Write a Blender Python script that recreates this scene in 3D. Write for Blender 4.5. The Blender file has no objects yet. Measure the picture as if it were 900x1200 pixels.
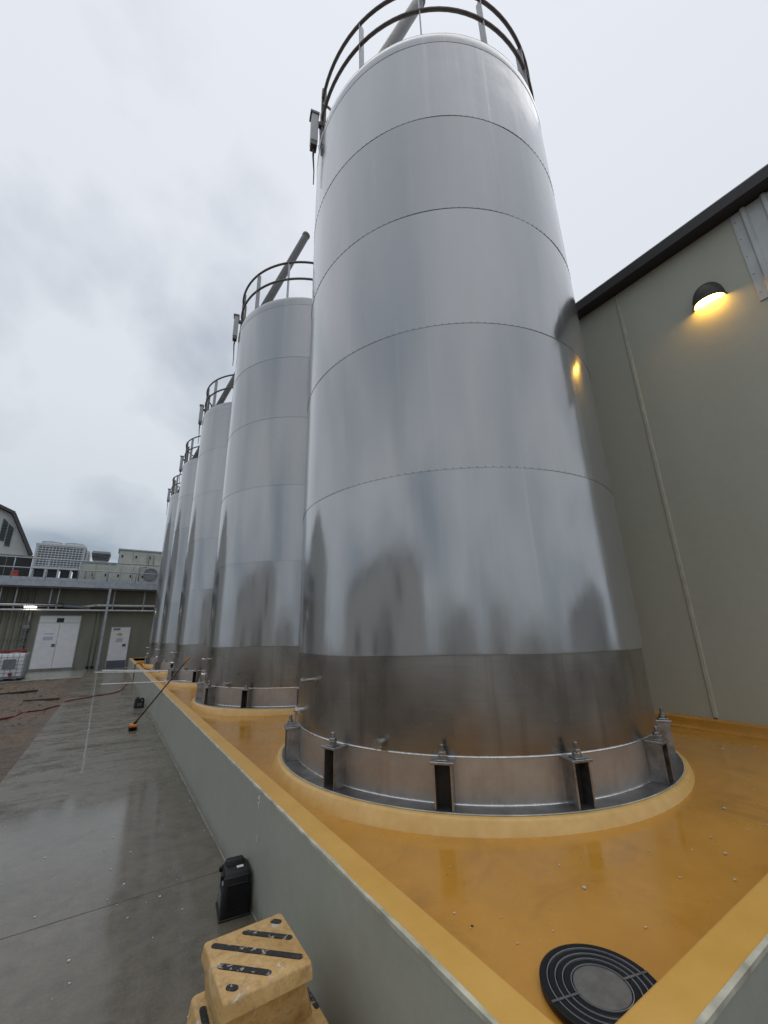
import bpy, math, random
import numpy as np
from mathutils import Matrix, Vector, noise
random.seed(7)
S = bpy.context.scene
col = S.collection
R_ = math.radians
# ------------------------------------------------------------------ camera
# x right along the front wall, y along the row of silos, z up; ground z = 0
cd = bpy.data.cameras.new('camera'); cam = bpy.data.objects.new('camera', cd); col.objects.link(cam)
cx_, cy_, cz_ = ((0.83869321, -0.54419723, -0.0210493), (0.14151402, 0.25509245, -0.9565049), (0.52589683, 0.7992354, 0.29095584))
M = Matrix((( cx_[0], -cy_[0], -cz_[0], 0.0), (cx_[1], -cy_[1], -cz_[1], 0.0), (cx_[2], -cy_[2], -cz_[2], 1.6), (0, 0, 0, 1)))
cam.matrix_world = M
cd.sensor_fit = 'VERTICAL'; cd.sensor_height = 36.0; cd.sensor_width = 27.0
cd.lens = 469.97 / 1200 * 36.0
cd.clip_start = 0.05; cd.clip_end = 2000
S.camera = cam
S.render.resolution_x = 768; S.render.resolution_y = 1024
# ------------------------------------------------------------------ sky and sun (overcast)
w = bpy.data.worlds.new('World'); S.world = w; w.use_nodes = True
nt = w.node_tree; nt.nodes.clear(); N = nt.nodes.new; L = nt.links.new
out = N('ShaderNodeOutputWorld'); bg = N('ShaderNodeBackground'); L(bg.outputs[0], out.inputs[0])
SUN_EL, SUN_AZ = 82, 70
CLOUD = 7.3
sky = N('ShaderNodeTexSky'); sky.sky_type = 'NISHITA'; sky.sun_disc = False
sky.sun_elevation = R_(SUN_EL); sky.sun_rotation = R_(SUN_AZ)
tc = N('ShaderNodeTexCoord'); sep = N('ShaderNodeSeparateXYZ'); L(tc.outputs['Generated'], sep.inputs[0])
def wmath(op, a, b=None, clamp=False):
    m = N('ShaderNodeMath'); m.operation = op; m.use_clamp = clamp
    for i, v in enumerate((a, b)):
        if v is None: continue
        if isinstance(v, (int, float)): m.inputs[i].default_value = v
        else: L(v, m.inputs[i])
    return m.outputs[0]
zc = wmath('MAXIMUM', sep.outputs[2], 0.0)
zz = wmath('ADD', zc, 0.16)
comb = N('ShaderNodeCombineXYZ')
L(wmath('DIVIDE', sep.outputs[0], zz), comb.inputs[0]); L(wmath('DIVIDE', sep.outputs[1], zz), comb.inputs[1])
n1 = N('ShaderNodeTexNoise'); off = N('ShaderNodeVectorMath'); off.operation = 'ADD'; off.inputs[1].default_value = (CLOUD, 1.7*CLOUD, 0.0); L(comb.outputs[0], off.inputs[0]); L(off.outputs[0], n1.inputs['Vector']); n1.inputs['Scale'].default_value = 0.75; n1.inputs['Detail'].default_value = 7; n1.inputs['Roughness'].default_value = 0.5; n1.inputs['Distortion'].default_value = 0.5
rp = N('ShaderNodeValToRGB'); L(n1.outputs[0], rp.inputs[0])
rp.color_ramp.elements[0].position = 0.34; rp.color_ramp.elements[0].color = (0.55, 0.595, 0.64, 1)
rp.color_ramp.elements[1].position = 0.53; rp.color_ramp.elements[1].color = (1.0, 1.0, 1.0, 1)
gr = N('ShaderNodeValToRGB'); L(zc, gr.inputs[0])
e = gr.color_ramp.elements
e[0].position = 0.0; e[0].color = (0.50, 0.57, 0.635, 1)
e[1].position = 0.95; e[1].color = (0.83, 0.86, 0.925, 1)
x = e.new(0.12); x.color = (0.585, 0.65, 0.71, 1)
x = e.new(0.45); x.color = (0.755, 0.795, 0.85, 1)
mul = N('ShaderNodeMix'); mul.data_type = 'RGBA'; mul.blend_type = 'MULTIPLY'; mul.inputs[0].default_value = 1.0
L(gr.outputs[0], mul.inputs[6]); L(rp.outputs[0], mul.inputs[7])
sk = N('ShaderNodeVectorMath'); sk.operation = 'SCALE'; sk.inputs['Scale'].default_value = 0.10; L(sky.outputs[0], sk.inputs[0])
mx = N('ShaderNodeMix'); mx.data_type = 'RGBA'; mx.inputs[0].default_value = 0.06
L(mul.outputs[2], mx.inputs[6]); L(sk.outputs[0], mx.inputs[7])
L(mx.outputs[2], bg.inputs[0]); bg.inputs[1].default_value = 1.0
sl = bpy.data.lights.new('sun', 'SUN'); sl.energy = 0.5; sl.angle = R_(50); sl.color = (1.0, 0.97, 0.93)
so = bpy.data.objects.new('sun', sl); col.objects.link(so)
az = R_(SUN_AZ); el = R_(SUN_EL)
dirv = Vector((math.sin(az) * math.cos(el), math.cos(az) * math.cos(el), math.sin(el)))
so.rotation_euler = (-dirv).to_track_quat('-Z', 'Y').to_euler(); so.location = dirv * 60
S.view_settings.view_transform = 'Standard'; S.view_settings.look = 'None'
S.view_settings.exposure = 0.0; S.view_settings.gamma = 1.0; S.view_settings.use_curve_mapping = False
S.render.engine = 'CYCLES'
# ------------------------------------------------------------------ helpers
def tag(o, label=None, cat=None, group=None, kind=None):
    if label: o['label'] = label
    if cat: o['category'] = cat
    if group: o['group'] = group
    if kind: o['kind'] = kind
    return o
def empty(name, loc, label=None, cat=None, group=None):
    o = bpy.data.objects.new(name, None); o.location = loc; o.empty_display_size = 0.1; col.objects.link(o)
    return tag(o, label, cat, group)
def copy_tree(o, parent=None):
    c = o.copy(); col.objects.link(c); c.parent = parent
    for ch in list(o.children): copy_tree(ch, c)
    return c
class MB:
    def __init__(s): s.v = []; s.f = []
    def quad(s, a, b, c, d):
        n = len(s.v); s.v += [a, b, c, d]; s.f.append((n, n+1, n+2, n+3)); return s
    def box(s, x0, x1, y0, y1, z0, z1, bev=0.0, taper=None):
        """box, optionally with chamfered edges (bev) """
        if bev <= 0:
            n = len(s.v)
            s.v += [(x0,y0,z0),(x1,y0,z0),(x1,y1,z0),(x0,y1,z0),(x0,y0,z1),(x1,y0,z1),(x1,y1,z1),(x0,y1,z1)]
            s.f += [tuple(n+i for i in q) for q in ((3,2,1,0),(4,5,6,7),(0,1,5,4),(1,2,6,5),(2,3,7,6),(3,0,4,7))]
            return s
        b = bev
        idx = {}
        n0 = len(s.v)
        X = (x0, x1); Yy = (y0, y1); Z = (z0, z1); sg = (1, -1)
        for i in (0, 1):
            for j in (0, 1):
                for k in (0, 1):
                    c = (X[i], Yy[j], Z[k]); d = (sg[i]*b, sg[j]*b, sg[k]*b)
                    for ax in range(3):   # vertex on face normal to ax
                        p = [c[t] + (0 if t == ax else d[t]) for t in range(3)]
                        idx[(i,j,k,ax)] = len(s.v); s.v.append(tuple(p))
        def F(l, flip): s.f.append(tuple(idx[q] for q in (l[::-1] if flip else l)))
        for i in (0,1): F([(i,0,0,0),(i,1,0,0),(i,1,1,0),(i,0,1,0)], i == 0)
        for j in (0,1): F([(0,j,0,1),(1,j,0,1),(1,j,1,1),(0,j,1,1)], j == 1)
        for k in (0,1): F([(0,0,k,2),(1,0,k,2),(1,1,k,2),(0,1,k,2)], k == 0)
        for j in (0,1):
            for k in (0,1): F([(0,j,k,1),(1,j,k,1),(1,j,k,2),(0,j,k,2)], (j+k) % 2 == 1)
        for i in (0,1):
            for k in (0,1): F([(i,0,k,0),(i,1,k,0),(i,1,k,2),(i,0,k,2)], (i+k) % 2 == 0)
        for i in (0,1):
            for j in (0,1): F([(i,j,0,0),(i,j,1,0),(i,j,1,1),(i,j,0,1)], (i+j) % 2 == 1)
        for i in (0,1):
            for j in (0,1):
                for k in (0,1): F([(i,j,k,0),(i,j,k,1),(i,j,k,2)], (i+j+k) % 2 == 1)
        return s
    def lathe(s, prof, n=48, c=(0,0), a0=0.0, a1=360.0, closed=False):
        """profile [(r,z)...] about a vertical axis"""
        full = abs(a1 - a0 - 360) < 1e-6; m = n if full else n + 1; b = len(s.v)
        for i in range(m):
            a = R_(a0 + (a1 - a0) * i / n); ca, sa = math.cos(a), math.sin(a)
            s.v += [(c[0]+r*ca, c[1]+r*sa, z) for r, z in prof]
        P = len(prof)
        for i in range(n):
            j = (i+1) % m
            for k in range(P if closed else P-1):
                k2 = (k+1) % P
                s.f.append((b+i*P+k, b+j*P+k, b+j*P+k2, b+i*P+k2))
        return s
    def tube(s, pts, r, n=10, caps=True, closed=False):
        pts = [Vector(p) for p in pts]; m = len(pts); b = len(s.v); rr = r if hasattr(r, '__len__') else [r]*m
        up = None
        for i, p in enumerate(pts):
            if closed: t = pts[(i+1) % m] - pts[i-1]
            else: t = pts[min(i+1, m-1)] - pts[max(i-1, 0)]
            t.normalize()
            if up is None:
                up = Vector((0,0,1)) if abs(t.z) < 0.9 else Vector((1,0,0))
            sx = t.cross(up).normalized(); up = sx.cross(t).normalized()
            for k in range(n):
                a = 2*math.pi*k/n; q = p + (sx*math.cos(a) + up*math.sin(a)) * rr[i]; s.v.append(tuple(q))
        for i in range(m if closed else m-1):
            j = (i+1) % m
            for k in range(n):
                k2 = (k+1) % n
                s.f.append((b+i*n+k, b+i*n+k2, b+j*n+k2, b+j*n+k))
        if caps and not closed:
            s.f.append(tuple(b+k for k in range(n))[::-1]); s.f.append(tuple(b+(m-1)*n+k for k in range(n)))
        return s
    def prism(s, poly, axis, a, b):
        """extrude 2-D polygon; axis 'x': poly is (y,z); 'y': (x,z); 'z': (x,y)"""
        f = {'x': lambda p, t: (t, p[0], p[1]), 'y': lambda p, t: (p[0], t, p[1]), 'z': lambda p, t: (p[0], p[1], t)}[axis]
        n = len(s.v); m = len(poly)
        s.v += [f(p, a) for p in poly] + [f(p, b) for p in poly]
        s.f.append(tuple(range(n+m-1, n-1, -1))); s.f.append(tuple(range(n+m, n+2*m)))
        for i in range(m): j = (i+1) % m; s.f.append((n+i, n+j, n+m+j, n+m+i))
        return s
    def rot(s, start, ang, c=(0,0)):
        ca, sa = math.cos(ang), math.sin(ang)
        for i in range(start, len(s.v)):
            x, y, z = s.v[i]; x -= c[0]; y -= c[1]; s.v[i] = (c[0]+x*ca-y*sa, c[1]+x*sa+y*ca, z)
        return s
    def build(s, name, mat, parent=None, smooth=False, auto=None):
        me = bpy.data.meshes.new(name); me.from_pydata(s.v, [], s.f); me.update()
        import bmesh
        bm = bmesh.new(); bm.from_mesh(me); bmesh.ops.recalc_face_normals(bm, faces=bm.faces); bm.to_mesh(me); bm.free()
        if smooth:
            me.shade_smooth()
            if auto: me.set_sharp_from_angle(angle=R_(auto))
        me.materials.append(mat)
        o = bpy.data.objects.new(name, me); col.objects.link(o); o.parent = parent
        return o
# ------------------------------------------------------------------ materials
class Mat:
    def __init__(s, name, base=(0.5,0.5,0.5), rough=0.5, metal=0.0, spec=0.5, coat=0.0, coat_rough=0.05):
        s.m = bpy.data.materials.new(name); s.m.use_nodes = True; s.t = s.m.node_tree
        s.b = s.t.nodes['Principled BSDF']
        s.b.inputs['Base Color'].default_value = (*base, 1); s.b.inputs['Roughness'].default_value = rough
        s.b.inputs['Metallic'].default_value = metal; s.b.inputs['Specular IOR Level'].default_value = spec
        s.b.inputs['Coat Weight'].default_value = coat; s.b.inputs['Coat Roughness'].default_value = coat_rough
        s.co = s.t.nodes.new('ShaderNodeTexCoord').outputs['Object']; s.last_n = None
    def node(s, t): return s.t.nodes.new(t)
    def link(s, a, b): s.t.links.new(a, b)
    def geo(s):
        s.co = s.node('ShaderNodeNewGeometry').outputs['Position']; return s
    def noise(s, scale=5, detail=4, rough=0.5, stretch=(1,1,1), dist=0.0, co=None):
        mp = s.node('ShaderNodeMapping'); mp.inputs['Scale'].default_value = stretch; s.link(co or s.co, mp.inputs[0])
        n = s.node('ShaderNodeTexNoise'); n.inputs['Scale'].default_value = scale; n.inputs['Detail'].default_value = detail
        n.inputs['Roughness'].default_value = rough; n.inputs['Distortion'].default_value = dist; s.link(mp.outputs[0], n.inputs['Vector'])
        return n.outputs[0]
    def ramp(s, fac, stops):
        r = s.node('ShaderNodeValToRGB'); s.link(fac, r.inputs[0]); e = r.color_ramp.elements
        while len(e) < len(stops): e.new(0.5)
        for i, (p, c) in enumerate(stops):
            e[i].position = p; c = c if hasattr(c, '__len__') else (c, c, c); e[i].color = (*c, 1)
        return r.outputs[0]
    def mix(s, fac, a, b, mode='MIX'):
        m = s.node('ShaderNodeMix'); m.data_type = 'RGBA'; m.blend_type = mode
        for i, v in ((0, fac), (6, a), (7, b)):
            if isinstance(v, (int, float)): m.inputs[i].default_value = v
            elif isinstance(v, tuple): m.inputs[i].default_value = (*v, 1)
            else: s.link(v, m.inputs[i])
        return m.outputs[2]
    def math(s, op, a, b=0.0, clamp=False):
        m = s.node('ShaderNodeMath'); m.operation = op; m.use_clamp = clamp
        for i, v in enumerate((a, b)):
            if isinstance(v, (int, float)): m.inputs[i].default_value = v
            else: s.link(v, m.inputs[i])
        return m.outputs[0]
    def color(s, o): s.link(o, s.b.inputs['Base Color']); return s
    def rough(s, o): s.link(o, s.b.inputs['Roughness']); return s
    def bump(s, h, strength=0.3, dist=0.02):
        bp = s.node('ShaderNodeBump'); bp.inputs['Strength'].default_value = strength; bp.inputs['Distance'].default_value = dist
        s.link(h, bp.inputs['Height'])
        if s.last_n: s.link(s.last_n, bp.inputs['Normal'])
        s.last_n = bp.outputs[0]; s.link(s.last_n, s.b.inputs['Normal']); return s
def simple(name, c, rough=0.5, metal=0.0, var=0.15, scale=6, bump=0.0, coat=0.0):
    m = Mat(name, c, rough, metal, coat=coat); n = m.noise(scale, 5, 0.6)
    lo = tuple(v*(1-var) for v in c); hi = tuple(min(1, v*(1+var)) for v in c)
    m.color(m.ramp(n, [(0.3, lo), (0.7, hi)]))
    m.rough(m.ramp(n, [(0.3, max(0, rough-0.08)), (0.7, min(1, rough+0.08))]))
    if bump: m.bump(m.noise(scale*8, 4), bump, 0.005)
    return m.m
MT = {}
def make_mats():
    # wet broom-finished concrete
    m = Mat('wet_concrete', (0.12,0.115,0.1), 0.2, spec=0.42).geo()
    n = m.noise(0.9, 6, 0.6, (1,0.6,1)); f = m.noise(9, 6, 0.65); fine = m.noise(70, 3, 0.6)
    st = m.noise(1.6, 7, 0.65, (0.6, 2.0, 1), 1.2)             # streaks across the path
    c = m.ramp(n, [(0.3, (0.082,0.071,0.052)), (0.7, (0.155,0.135,0.10))])
    c = m.mix(0.45, c, m.ramp(f, [(0.3, (0.070,0.059,0.043)), (0.75, (0.215,0.188,0.142))]))
    wet = m.noise(0.55, 5, 0.6, (1,0.5,1), 0.3)
    # depth of the film: deep near the corner of the bund, thinner towards the doors
    sp = m.node('ShaderNodeSeparateXYZ'); m.link(m.co, sp.inputs[0])
    c = m.mix(m.ramp(fine, [(0.45, 0.0), (0.75, 0.28)]), c, (0.24,0.215,0.17))
    far = m.math('MULTIPLY', m.math('SUBTRACT', m.math('ADD', sp.outputs[1], m.math('MULTIPLY', m.math('SUBTRACT', wet, 0.5), 4.0)), 5.9), 2.6, True)
    dry = m.math('MULTIPLY', far, m.ramp(st, [(0.40, 0.25), (0.60, 1.0)]), True)
    c = m.mix(m.math('MULTIPLY', dry, 0.5), c, (0.185,0.168,0.13))
    c = m.mix(m.ramp(m.noise(3.2, 7, 0.7, (1,1,1), 1.0), [(0.52, 0.0), (0.70, 0.6)]), c, (0.062,0.054,0.04))
    m.color(c)
    r = m.math('ADD', m.math('MULTIPLY', dry, 0.30), m.ramp(f, [(0.35, 0.045), (0.75, 0.15)]))
    m.rough(r)
    m.bump(fine, 0.05, 0.004); m.bump(st, 0.008, 0.02)
    MT['path'] = m.m
    MT['joint'] = simple('joint_fill', (0.05,0.048,0.043), 0.6)
    MT['sealant'] = simple('pale_sealant', (0.235,0.22,0.185), 0.5, 0, 0.35, 14)
    # mud
    m = Mat('mud', (0.15,0.1,0.06), 0.5).geo()
    n = m.noise(0.55, 7, 0.6, (1,0.7,1), 0.4); f = m.noise(6, 7, 0.65); ff = m.noise(38, 4, 0.65)
    c = m.ramp(n, [(0.30, (0.10,0.074,0.058)), (0.46, (0.135,0.085,0.048)), (0.60, (0.20,0.112,0.042)), (0.75, (0.14,0.11,0.08))])
    c = m.mix(0.6, c, m.ramp(f, [(0.3, (0.035,0.025,0.018)), (0.52, (0.105,0.070,0.042)), (0.75, (0.21,0.15,0.095))]))
    m.color(c); m.rough(m.ramp(f, [(0.3, 0.18), (0.7, 0.6)]))
    m.bump(ff, 0.8, 0.03); m.bump(f, 0.8, 0.10)
    MT['mud'] = m.m
    m = Mat('puddle_water', (0.06,0.045,0.03), 0.03, spec=0.5).geo(); m.bump(m.noise(6, 2), 0.02, 0.01); MT['puddle'] = m.m
    # yellow epoxy coat, wet
    m = Mat('yellow_epoxy', (0.5,0.24,0.04), 0.3, coat=0.25, coat_rough=0.08).geo()
    n = m.noise(0.8, 6, 0.6); f = m.noise(5, 6, 0.65)
    c = m.ramp(n, [(0.3, (0.50,0.232,0.026)), (0.7, (0.65,0.32,0.05))])
    c = m.mix(0.3, c, m.ramp(f, [(0.3, (0.42,0.185,0.022)), (0.7, (0.64,0.33,0.07))]))
    stain = m.ramp(m.noise(1.7, 8, 0.68, (1,1,1), 0.8), [(0.54, 0.0), (0.72, 0.42)])
    c = m.mix(stain, c, (0.20,0.105,0.03)); m.color(c)
    m.rough(m.math('ADD', m.ramp(f, [(0.3, 0.10), (0.7, 0.24)]), m.ramp(m.noise(1.1, 5, 0.6, (1,1,1), 0.5), [(0.45, 0.0), (0.56, 0.22)]))); m.bump(m.noise(26, 4), 0.06, 0.01)
    MT['yellow'] = m.m
    m = Mat('yellow_coping', (0.56,0.31,0.07), 0.4, coat=0.15, coat_rough=0.2).geo()
    f = m.noise(4, 6, 0.65)
    m.color(m.ramp(f, [(0.3, (0.63,0.345,0.062)), (0.7, (0.73,0.42,0.10))])); m.bump(m.noise(30, 4), 0.08, 0.01)
    MT['coping'] = m.m
    m = Mat('pale_yellow', (0.66,0.42,0.14), 0.4, coat=0.15, coat_rough=0.2).geo(); f = m.noise(9, 5, 0.6)
    m.color(m.ramp(f, [(0.3, (0.66,0.40,0.11)), (0.7, (0.76,0.50,0.18))])); m.bump(m.noise(40, 4), 0.1, 0.008); MT['ring'] = m.m
    MT['arris'] = simple('bare_arris', (0.50,0.48,0.38), 0.55, 0, 0.35, 9)
    # painted grey-green bund wall
    m = Mat('bund_paint', (0.28,0.29,0.25), 0.38).geo()
    n = m.noise(1.3, 6, 0.6, (1,1,0.5)); f = m.noise(16, 6, 0.7)
    c = m.ramp(n, [(0.3, (0.345,0.36,0.305)), (0.7, (0.41,0.425,0.36))])
    c = m.mix(0.2, c, m.ramp(f, [(0.3, (0.28,0.285,0.24)), (0.7, (0.47,0.48,0.42))]))
    sp = m.node('ShaderNodeSeparateXYZ'); m.link(m.co, sp.inputs[0])
    foot_dark = m.math('MULTIPLY', m.ramp(m.math('ADD', sp.outputs[2], m.math('MULTIPLY', m.math('SUBTRACT', f, 0.5), 0.16)), [(0.0, 1.0), (0.10, 0.0)]), 0.55)  # wall colour goes darker towards its foot, with a ragged edge
    c = m.mix(foot_dark, c, (0.15,0.14,0.115))
    m.color(c); m.bump(m.noise(55, 4, 0.6), 0.12, 0.006); MT['bund'] = m.m
    # tilt-up panel wall of the long shed
    m = Mat('panel_wall', (0.26,0.255,0.2), 0.65).geo()
    n = m.noise(0.7, 6, 0.6, (1,1,0.35)); f = m.noise(12, 7, 0.7)
    c = m.ramp(n, [(0.3, (0.455,0.46,0.38)), (0.7, (0.53,0.535,0.445))])
    c = m.mix(0.15, c, m.ramp(f, [(0.3, (0.34,0.325,0.255)), (0.7, (0.54,0.515,0.42))])); m.color(c)
    m.bump(m.noise(60, 5, 0.7), 0.14, 0.006); m.bump(m.noise(2.5, 4), 0.08, 0.03); MT['shed'] = m.m
    MT['jointstrip'] = simple('joint_strip', (0.50,0.49,0.41), 0.55)
    # silo cladding
    m = Mat('clad_steel', (0.6,0.61,0.63), 0.2, 0.72)
    v = m.noise(3.0, 5, 0.55, (1,1,0.10), 0.2); v2 = m.noise(11, 5, 0.6, (1,1,0.03)); big = m.noise(0.9, 4, 0.5, (1,1,0.6)); sm = m.noise(5, 5, 0.7, (1,1,0.5))
    c = m.ramp(v, [(0.25, (0.41,0.414,0.415)), (0.75, (0.44,0.444,0.446))])
    drip = m.ramp(v2, [(0.60, 0.0), (0.78, 0.45)])
    c = m.mix(drip, c, (0.53,0.535,0.54)); c = m.mix(m.ramp(sm, [(0.55, 0.0), (0.8, 0.35)]), c, (0.39,0.395,0.40))
    oi = m.node('ShaderNodeObjectInfo'); c = m.mix(1.0, c, m.ramp(oi.outputs['Random'], [(0.0, 0.90), (1.0, 1.0)]), 'MULTIPLY')
    m.color(c); m.rough(m.math('ADD', m.ramp(v2, [(0.3, 0.10), (0.8, 0.20)]), m.ramp(sm, [(0.4, 0.0), (0.8, 0.06)])))
    m.bump(big, 0.045, 0.25); m.bump(v, 0.018, 0.08)
    MT['clad'] = m.m
    # bare skirt
    m = Mat('skirt_steel', (0.4,0.37,0.34), 0.3, 1.0)
    v = m.noise(2.5, 3, 0.5, (1,1,0.7)); br = m.noise(6, 3, 0.6, (0.5,0.5,9)); st = m.noise(9, 3, 0.55, (1,1,0.08))
    c = m.ramp(v, [(0.25, (0.28,0.268,0.25)), (0.75, (0.43,0.415,0.39))])
    c = m.mix(0.12, c, m.ramp(br, [(0.3, (0.24,0.225,0.205)), (0.7, (0.47,0.445,0.41))]))
    c = m.mix(m.ramp(st, [(0.52, 0.0), (0.75, 0.5)]), c, (0.20,0.175,0.15)); m.color(c)
    m.rough(m.ramp(v, [(0.3, 0.22), (0.7, 0.38)])); m.bump(m.noise(1.2, 1), 0.05, 0.15)
    MT['skirt'] = m.m
    m = Mat('base_steel', (0.42,0.39,0.36), 0.46, 0.85); v = m.noise(3.5, 6, 0.65, (1,1,1.4)); rb = m.noise(5, 6, 0.7, (1,1,0.3))
    c = m.ramp(v, [(0.3, (0.44,0.42,0.395)), (0.7, (0.58,0.56,0.53))]); c = m.mix(m.ramp(rb, [(0.55, 0.0), (0.75, 0.45)]), c, (0.30,0.215,0.15)); m.color(c)
    MT['skirt_low'] = m.m
    MT['weld'] = simple('weld_bead', (0.75,0.74,0.72), 0.25, 1.0, 0.2, 30)
    MT['plate'] = simple('base_plate_steel', (0.23,0.225,0.225), 0.42, 0.9, 0.3, 12)
    MT['chair'] = simple('anchor_steel', (0.36,0.355,0.35), 0.42, 1.0, 0.3, 14)
    MT['shadesteel'] = simple('chair_shade_steel', (0.035,0.033,0.032), 0.6, 0.3, 0.3, 14)  # near black: shade inside the anchor chairs put into the colour
    MT['bolt'] = simple('bolt_steel', (0.33,0.33,0.33), 0.38, 1.0, 0.3, 20)
    MT['stainless'] = simple('stainless_tube', (0.6,0.6,0.6), 0.22, 1.0, 0.1, 10)
    MT['railsteel'] = simple('weathered_tube', (0.16,0.14,0.13), 0.5, 0.4, 0.3, 10)
    MT['bar'] = simple('grey_flat_bar', (0.34,0.345,0.35), 0.45, 0.6, 0.15, 10)
    MT['tubevent'] = simple('grey_vent_tube', (0.12,0.12,0.117), 0.42, 0.5, 0.2, 8)
    MT['cable'] = simple('black_rubber', (0.02,0.02,0.02), 0.5)
    MT['black'] = simple('black_plastic', (0.007,0.007,0.008), 0.42, 0, 0.3, 12)
    MT['black'].node_tree.nodes['Principled BSDF'].inputs['Specular IOR Level'].default_value = 0.3
    MT['label'] = simple('white_sticker', (0.7,0.7,0.68), 0.5, 0, 0.1)
    MT['greylabel'] = simple('grey_sticker', (0.10,0.11,0.12), 0.35, 0, 0.5, 60)
    MT['gutter'] = simple('dark_gutter', (0.028,0.026,0.027), 0.45, 0, 0.2, 4)
    MT['soffit'] = simple('dark_soffit', (0.035,0.028,0.026), 0.6, 0, 0.2, 4)
    MT['corr'] = simple('white_corrugated', (0.55,0.57,0.55), 0.45, 0.0, 0.12, 3)
    MT['lamp'] = simple('lamp_bronze', (0.05,0.045,0.04), 0.45, 0.3)
    m = Mat('lamp_glass', (1,0.7,0.3), 0.3); m.b.inputs['Emission Color'].default_value = (1.0,0.53,0.085,1); m.b.inputs['Emission Strength'].default_value = 30; MT['glow'] = m.m
    m = Mat('tube_light', (1,1,1), 0.3); m.b.inputs['Emission Color'].default_value = (1.0,0.97,0.86,1); m.b.inputs['Emission Strength'].default_value = 7; MT['fluor'] = m.m
    # worn step plastic
    m = Mat('step_plastic', (0.6,0.33,0.1), 0.5)
    n = m.noise(9, 7, 0.7); f = m.noise(40, 5, 0.7)
    c = m.ramp(n, [(0.3, (0.47,0.27,0.09)), (0.55, (0.62,0.39,0.15)), (0.75, (0.66,0.47,0.24))])
    c = m.mix(m.ramp(m.noise(14, 8, 0.75, (1,1,1), 0.6), [(0.585, 0.0), (0.63, 0.8)]), c, (0.66,0.60,0.52))
    c = m.mix(m.ramp(f, [(0.48, 0.0), (0.70, 0.65)]), c, (0.26,0.165,0.075)); m.color(c); m.bump(f, 0.25, 0.006); m.rough(m.ramp(n, [(0.3, 0.35), (0.7, 0.6)]))
    MT['step'] = m.m
    m = Mat('grip_strip', (0.02,0.02,0.02), 0.8); f = m.noise(90, 4, 0.7)
    m.color(m.mix(m.ramp(m.noise(34, 6, 0.7), [(0.57, 0.0), (0.62, 0.9)]), m.ramp(f, [(0.3, 0.010), (0.7, 0.04)]), (0.45,0.40,0.32))); m.bump(f, 0.6, 0.004); MT['grip'] = m.m
    MT['orange'] = simple('orange_plastic', (0.62,0.19,0.02), 0.4)
    MT['brown'] = simple('brown_handle', (0.085,0.045,0.03), 0.5, 0, 0.4, 20)
    MT['white_tube'] = simple('white_tube', (0.72,0.73,0.73), 0.3)
    MT['redhose'] = simple('red_hose', (0.22,0.028,0.022), 0.5, 0, 0.35, 8)
    MT['timber'] = simple('wet_timber', (0.045,0.032,0.023), 0.55, 0, 0.5, 9, 0.3)
    m = Mat('far_wall', (0.2,0.2,0.16), 0.7).geo(); n = m.noise(1.2, 6, 0.6, (1,1,0.3))
    m.color(m.ramp(n, [(0.3, (0.165,0.165,0.13)), (0.7, (0.225,0.222,0.178))])); m.bump(m.noise(20,4), 0.1, 0.01); MT['farwall'] = m.m
    MT['ribbed'] = simple('ribbed_sheet', (0.155,0.15,0.12), 0.55, 0, 0.15, 3)
    MT['galv'] = simple('galvanised', (0.34,0.37,0.40), 0.42, 0.5, 0.2, 5)
    MT['galvdark'] = simple('dull_galvanised', (0.20,0.21,0.22), 0.5, 0.5, 0.2, 5)
    MT['door'] = simple('white_door_paint', (0.74,0.745,0.76), 0.4, 0, 0.06, 4)
    MT['frame'] = simple('door_frame', (0.33,0.34,0.34), 0.5)
    MT['kick'] = simple('blue_kickplate', (0.10,0.12,0.16), 0.4, 0.2)
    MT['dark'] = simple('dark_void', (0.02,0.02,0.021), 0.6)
    MT['paperyel'] = simple('yellowed_notice', (0.42,0.42,0.22), 0.6, 0, 0.5, 30)
    MT['paperpur'] = simple('printed_notice', (0.50,0.46,0.60), 0.6, 0, 0.3, 40)
    MT['cream'] = simple('cream_casing', (0.42,0.43,0.38), 0.5, 0, 0.12, 2)
    MT['paleunit'] = simple('pale_unit', (0.50,0.53,0.55), 0.45, 0, 0.1, 3)
    MT['gable'] = simple('pale_gable', (0.50,0.51,0.49), 0.6, 0, 0.1, 1)
    MT['yardwall'] = simple('pale_yard_wall', (0.74,0.745,0.71), 0.6, 0, 0.08, 1)
    MT['lid'] = simple('lid_grey', (0.14,0.135,0.125), 0.6, 0, 0.25, 25)
    MT['mortar'] = simple('mortar', (0.26,0.25,0.21), 0.7, 0, 0.4, 18)
    MT['louvre'] = simple('green_louvre', (0.03,0.05,0.045), 0.5)
    MT['rooflead'] = simple('dark_roof', (0.06,0.06,0.062), 0.6, 0, 0.2, 1)
    m = Mat('tote_plastic', (0.75,0.78,0.8), 0.35); MT['tote'] = m.m
    MT['apron'] = simple('apron_concrete', (0.20,0.195,0.17), 0.3, 0, 0.25, 1.5, 0.1)
    MT['leaf'] = simple('leaf', (0.075,0.10,0.05), 0.6, 0, 0.4, 3)
    MT['bark'] = simple('bark', (0.08,0.06,0.045), 0.8, 0, 0.3, 9)
    MT['chip'] = simple('pale_chip', (0.6,0.58,0.52), 0.6)
make_mats()
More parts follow.
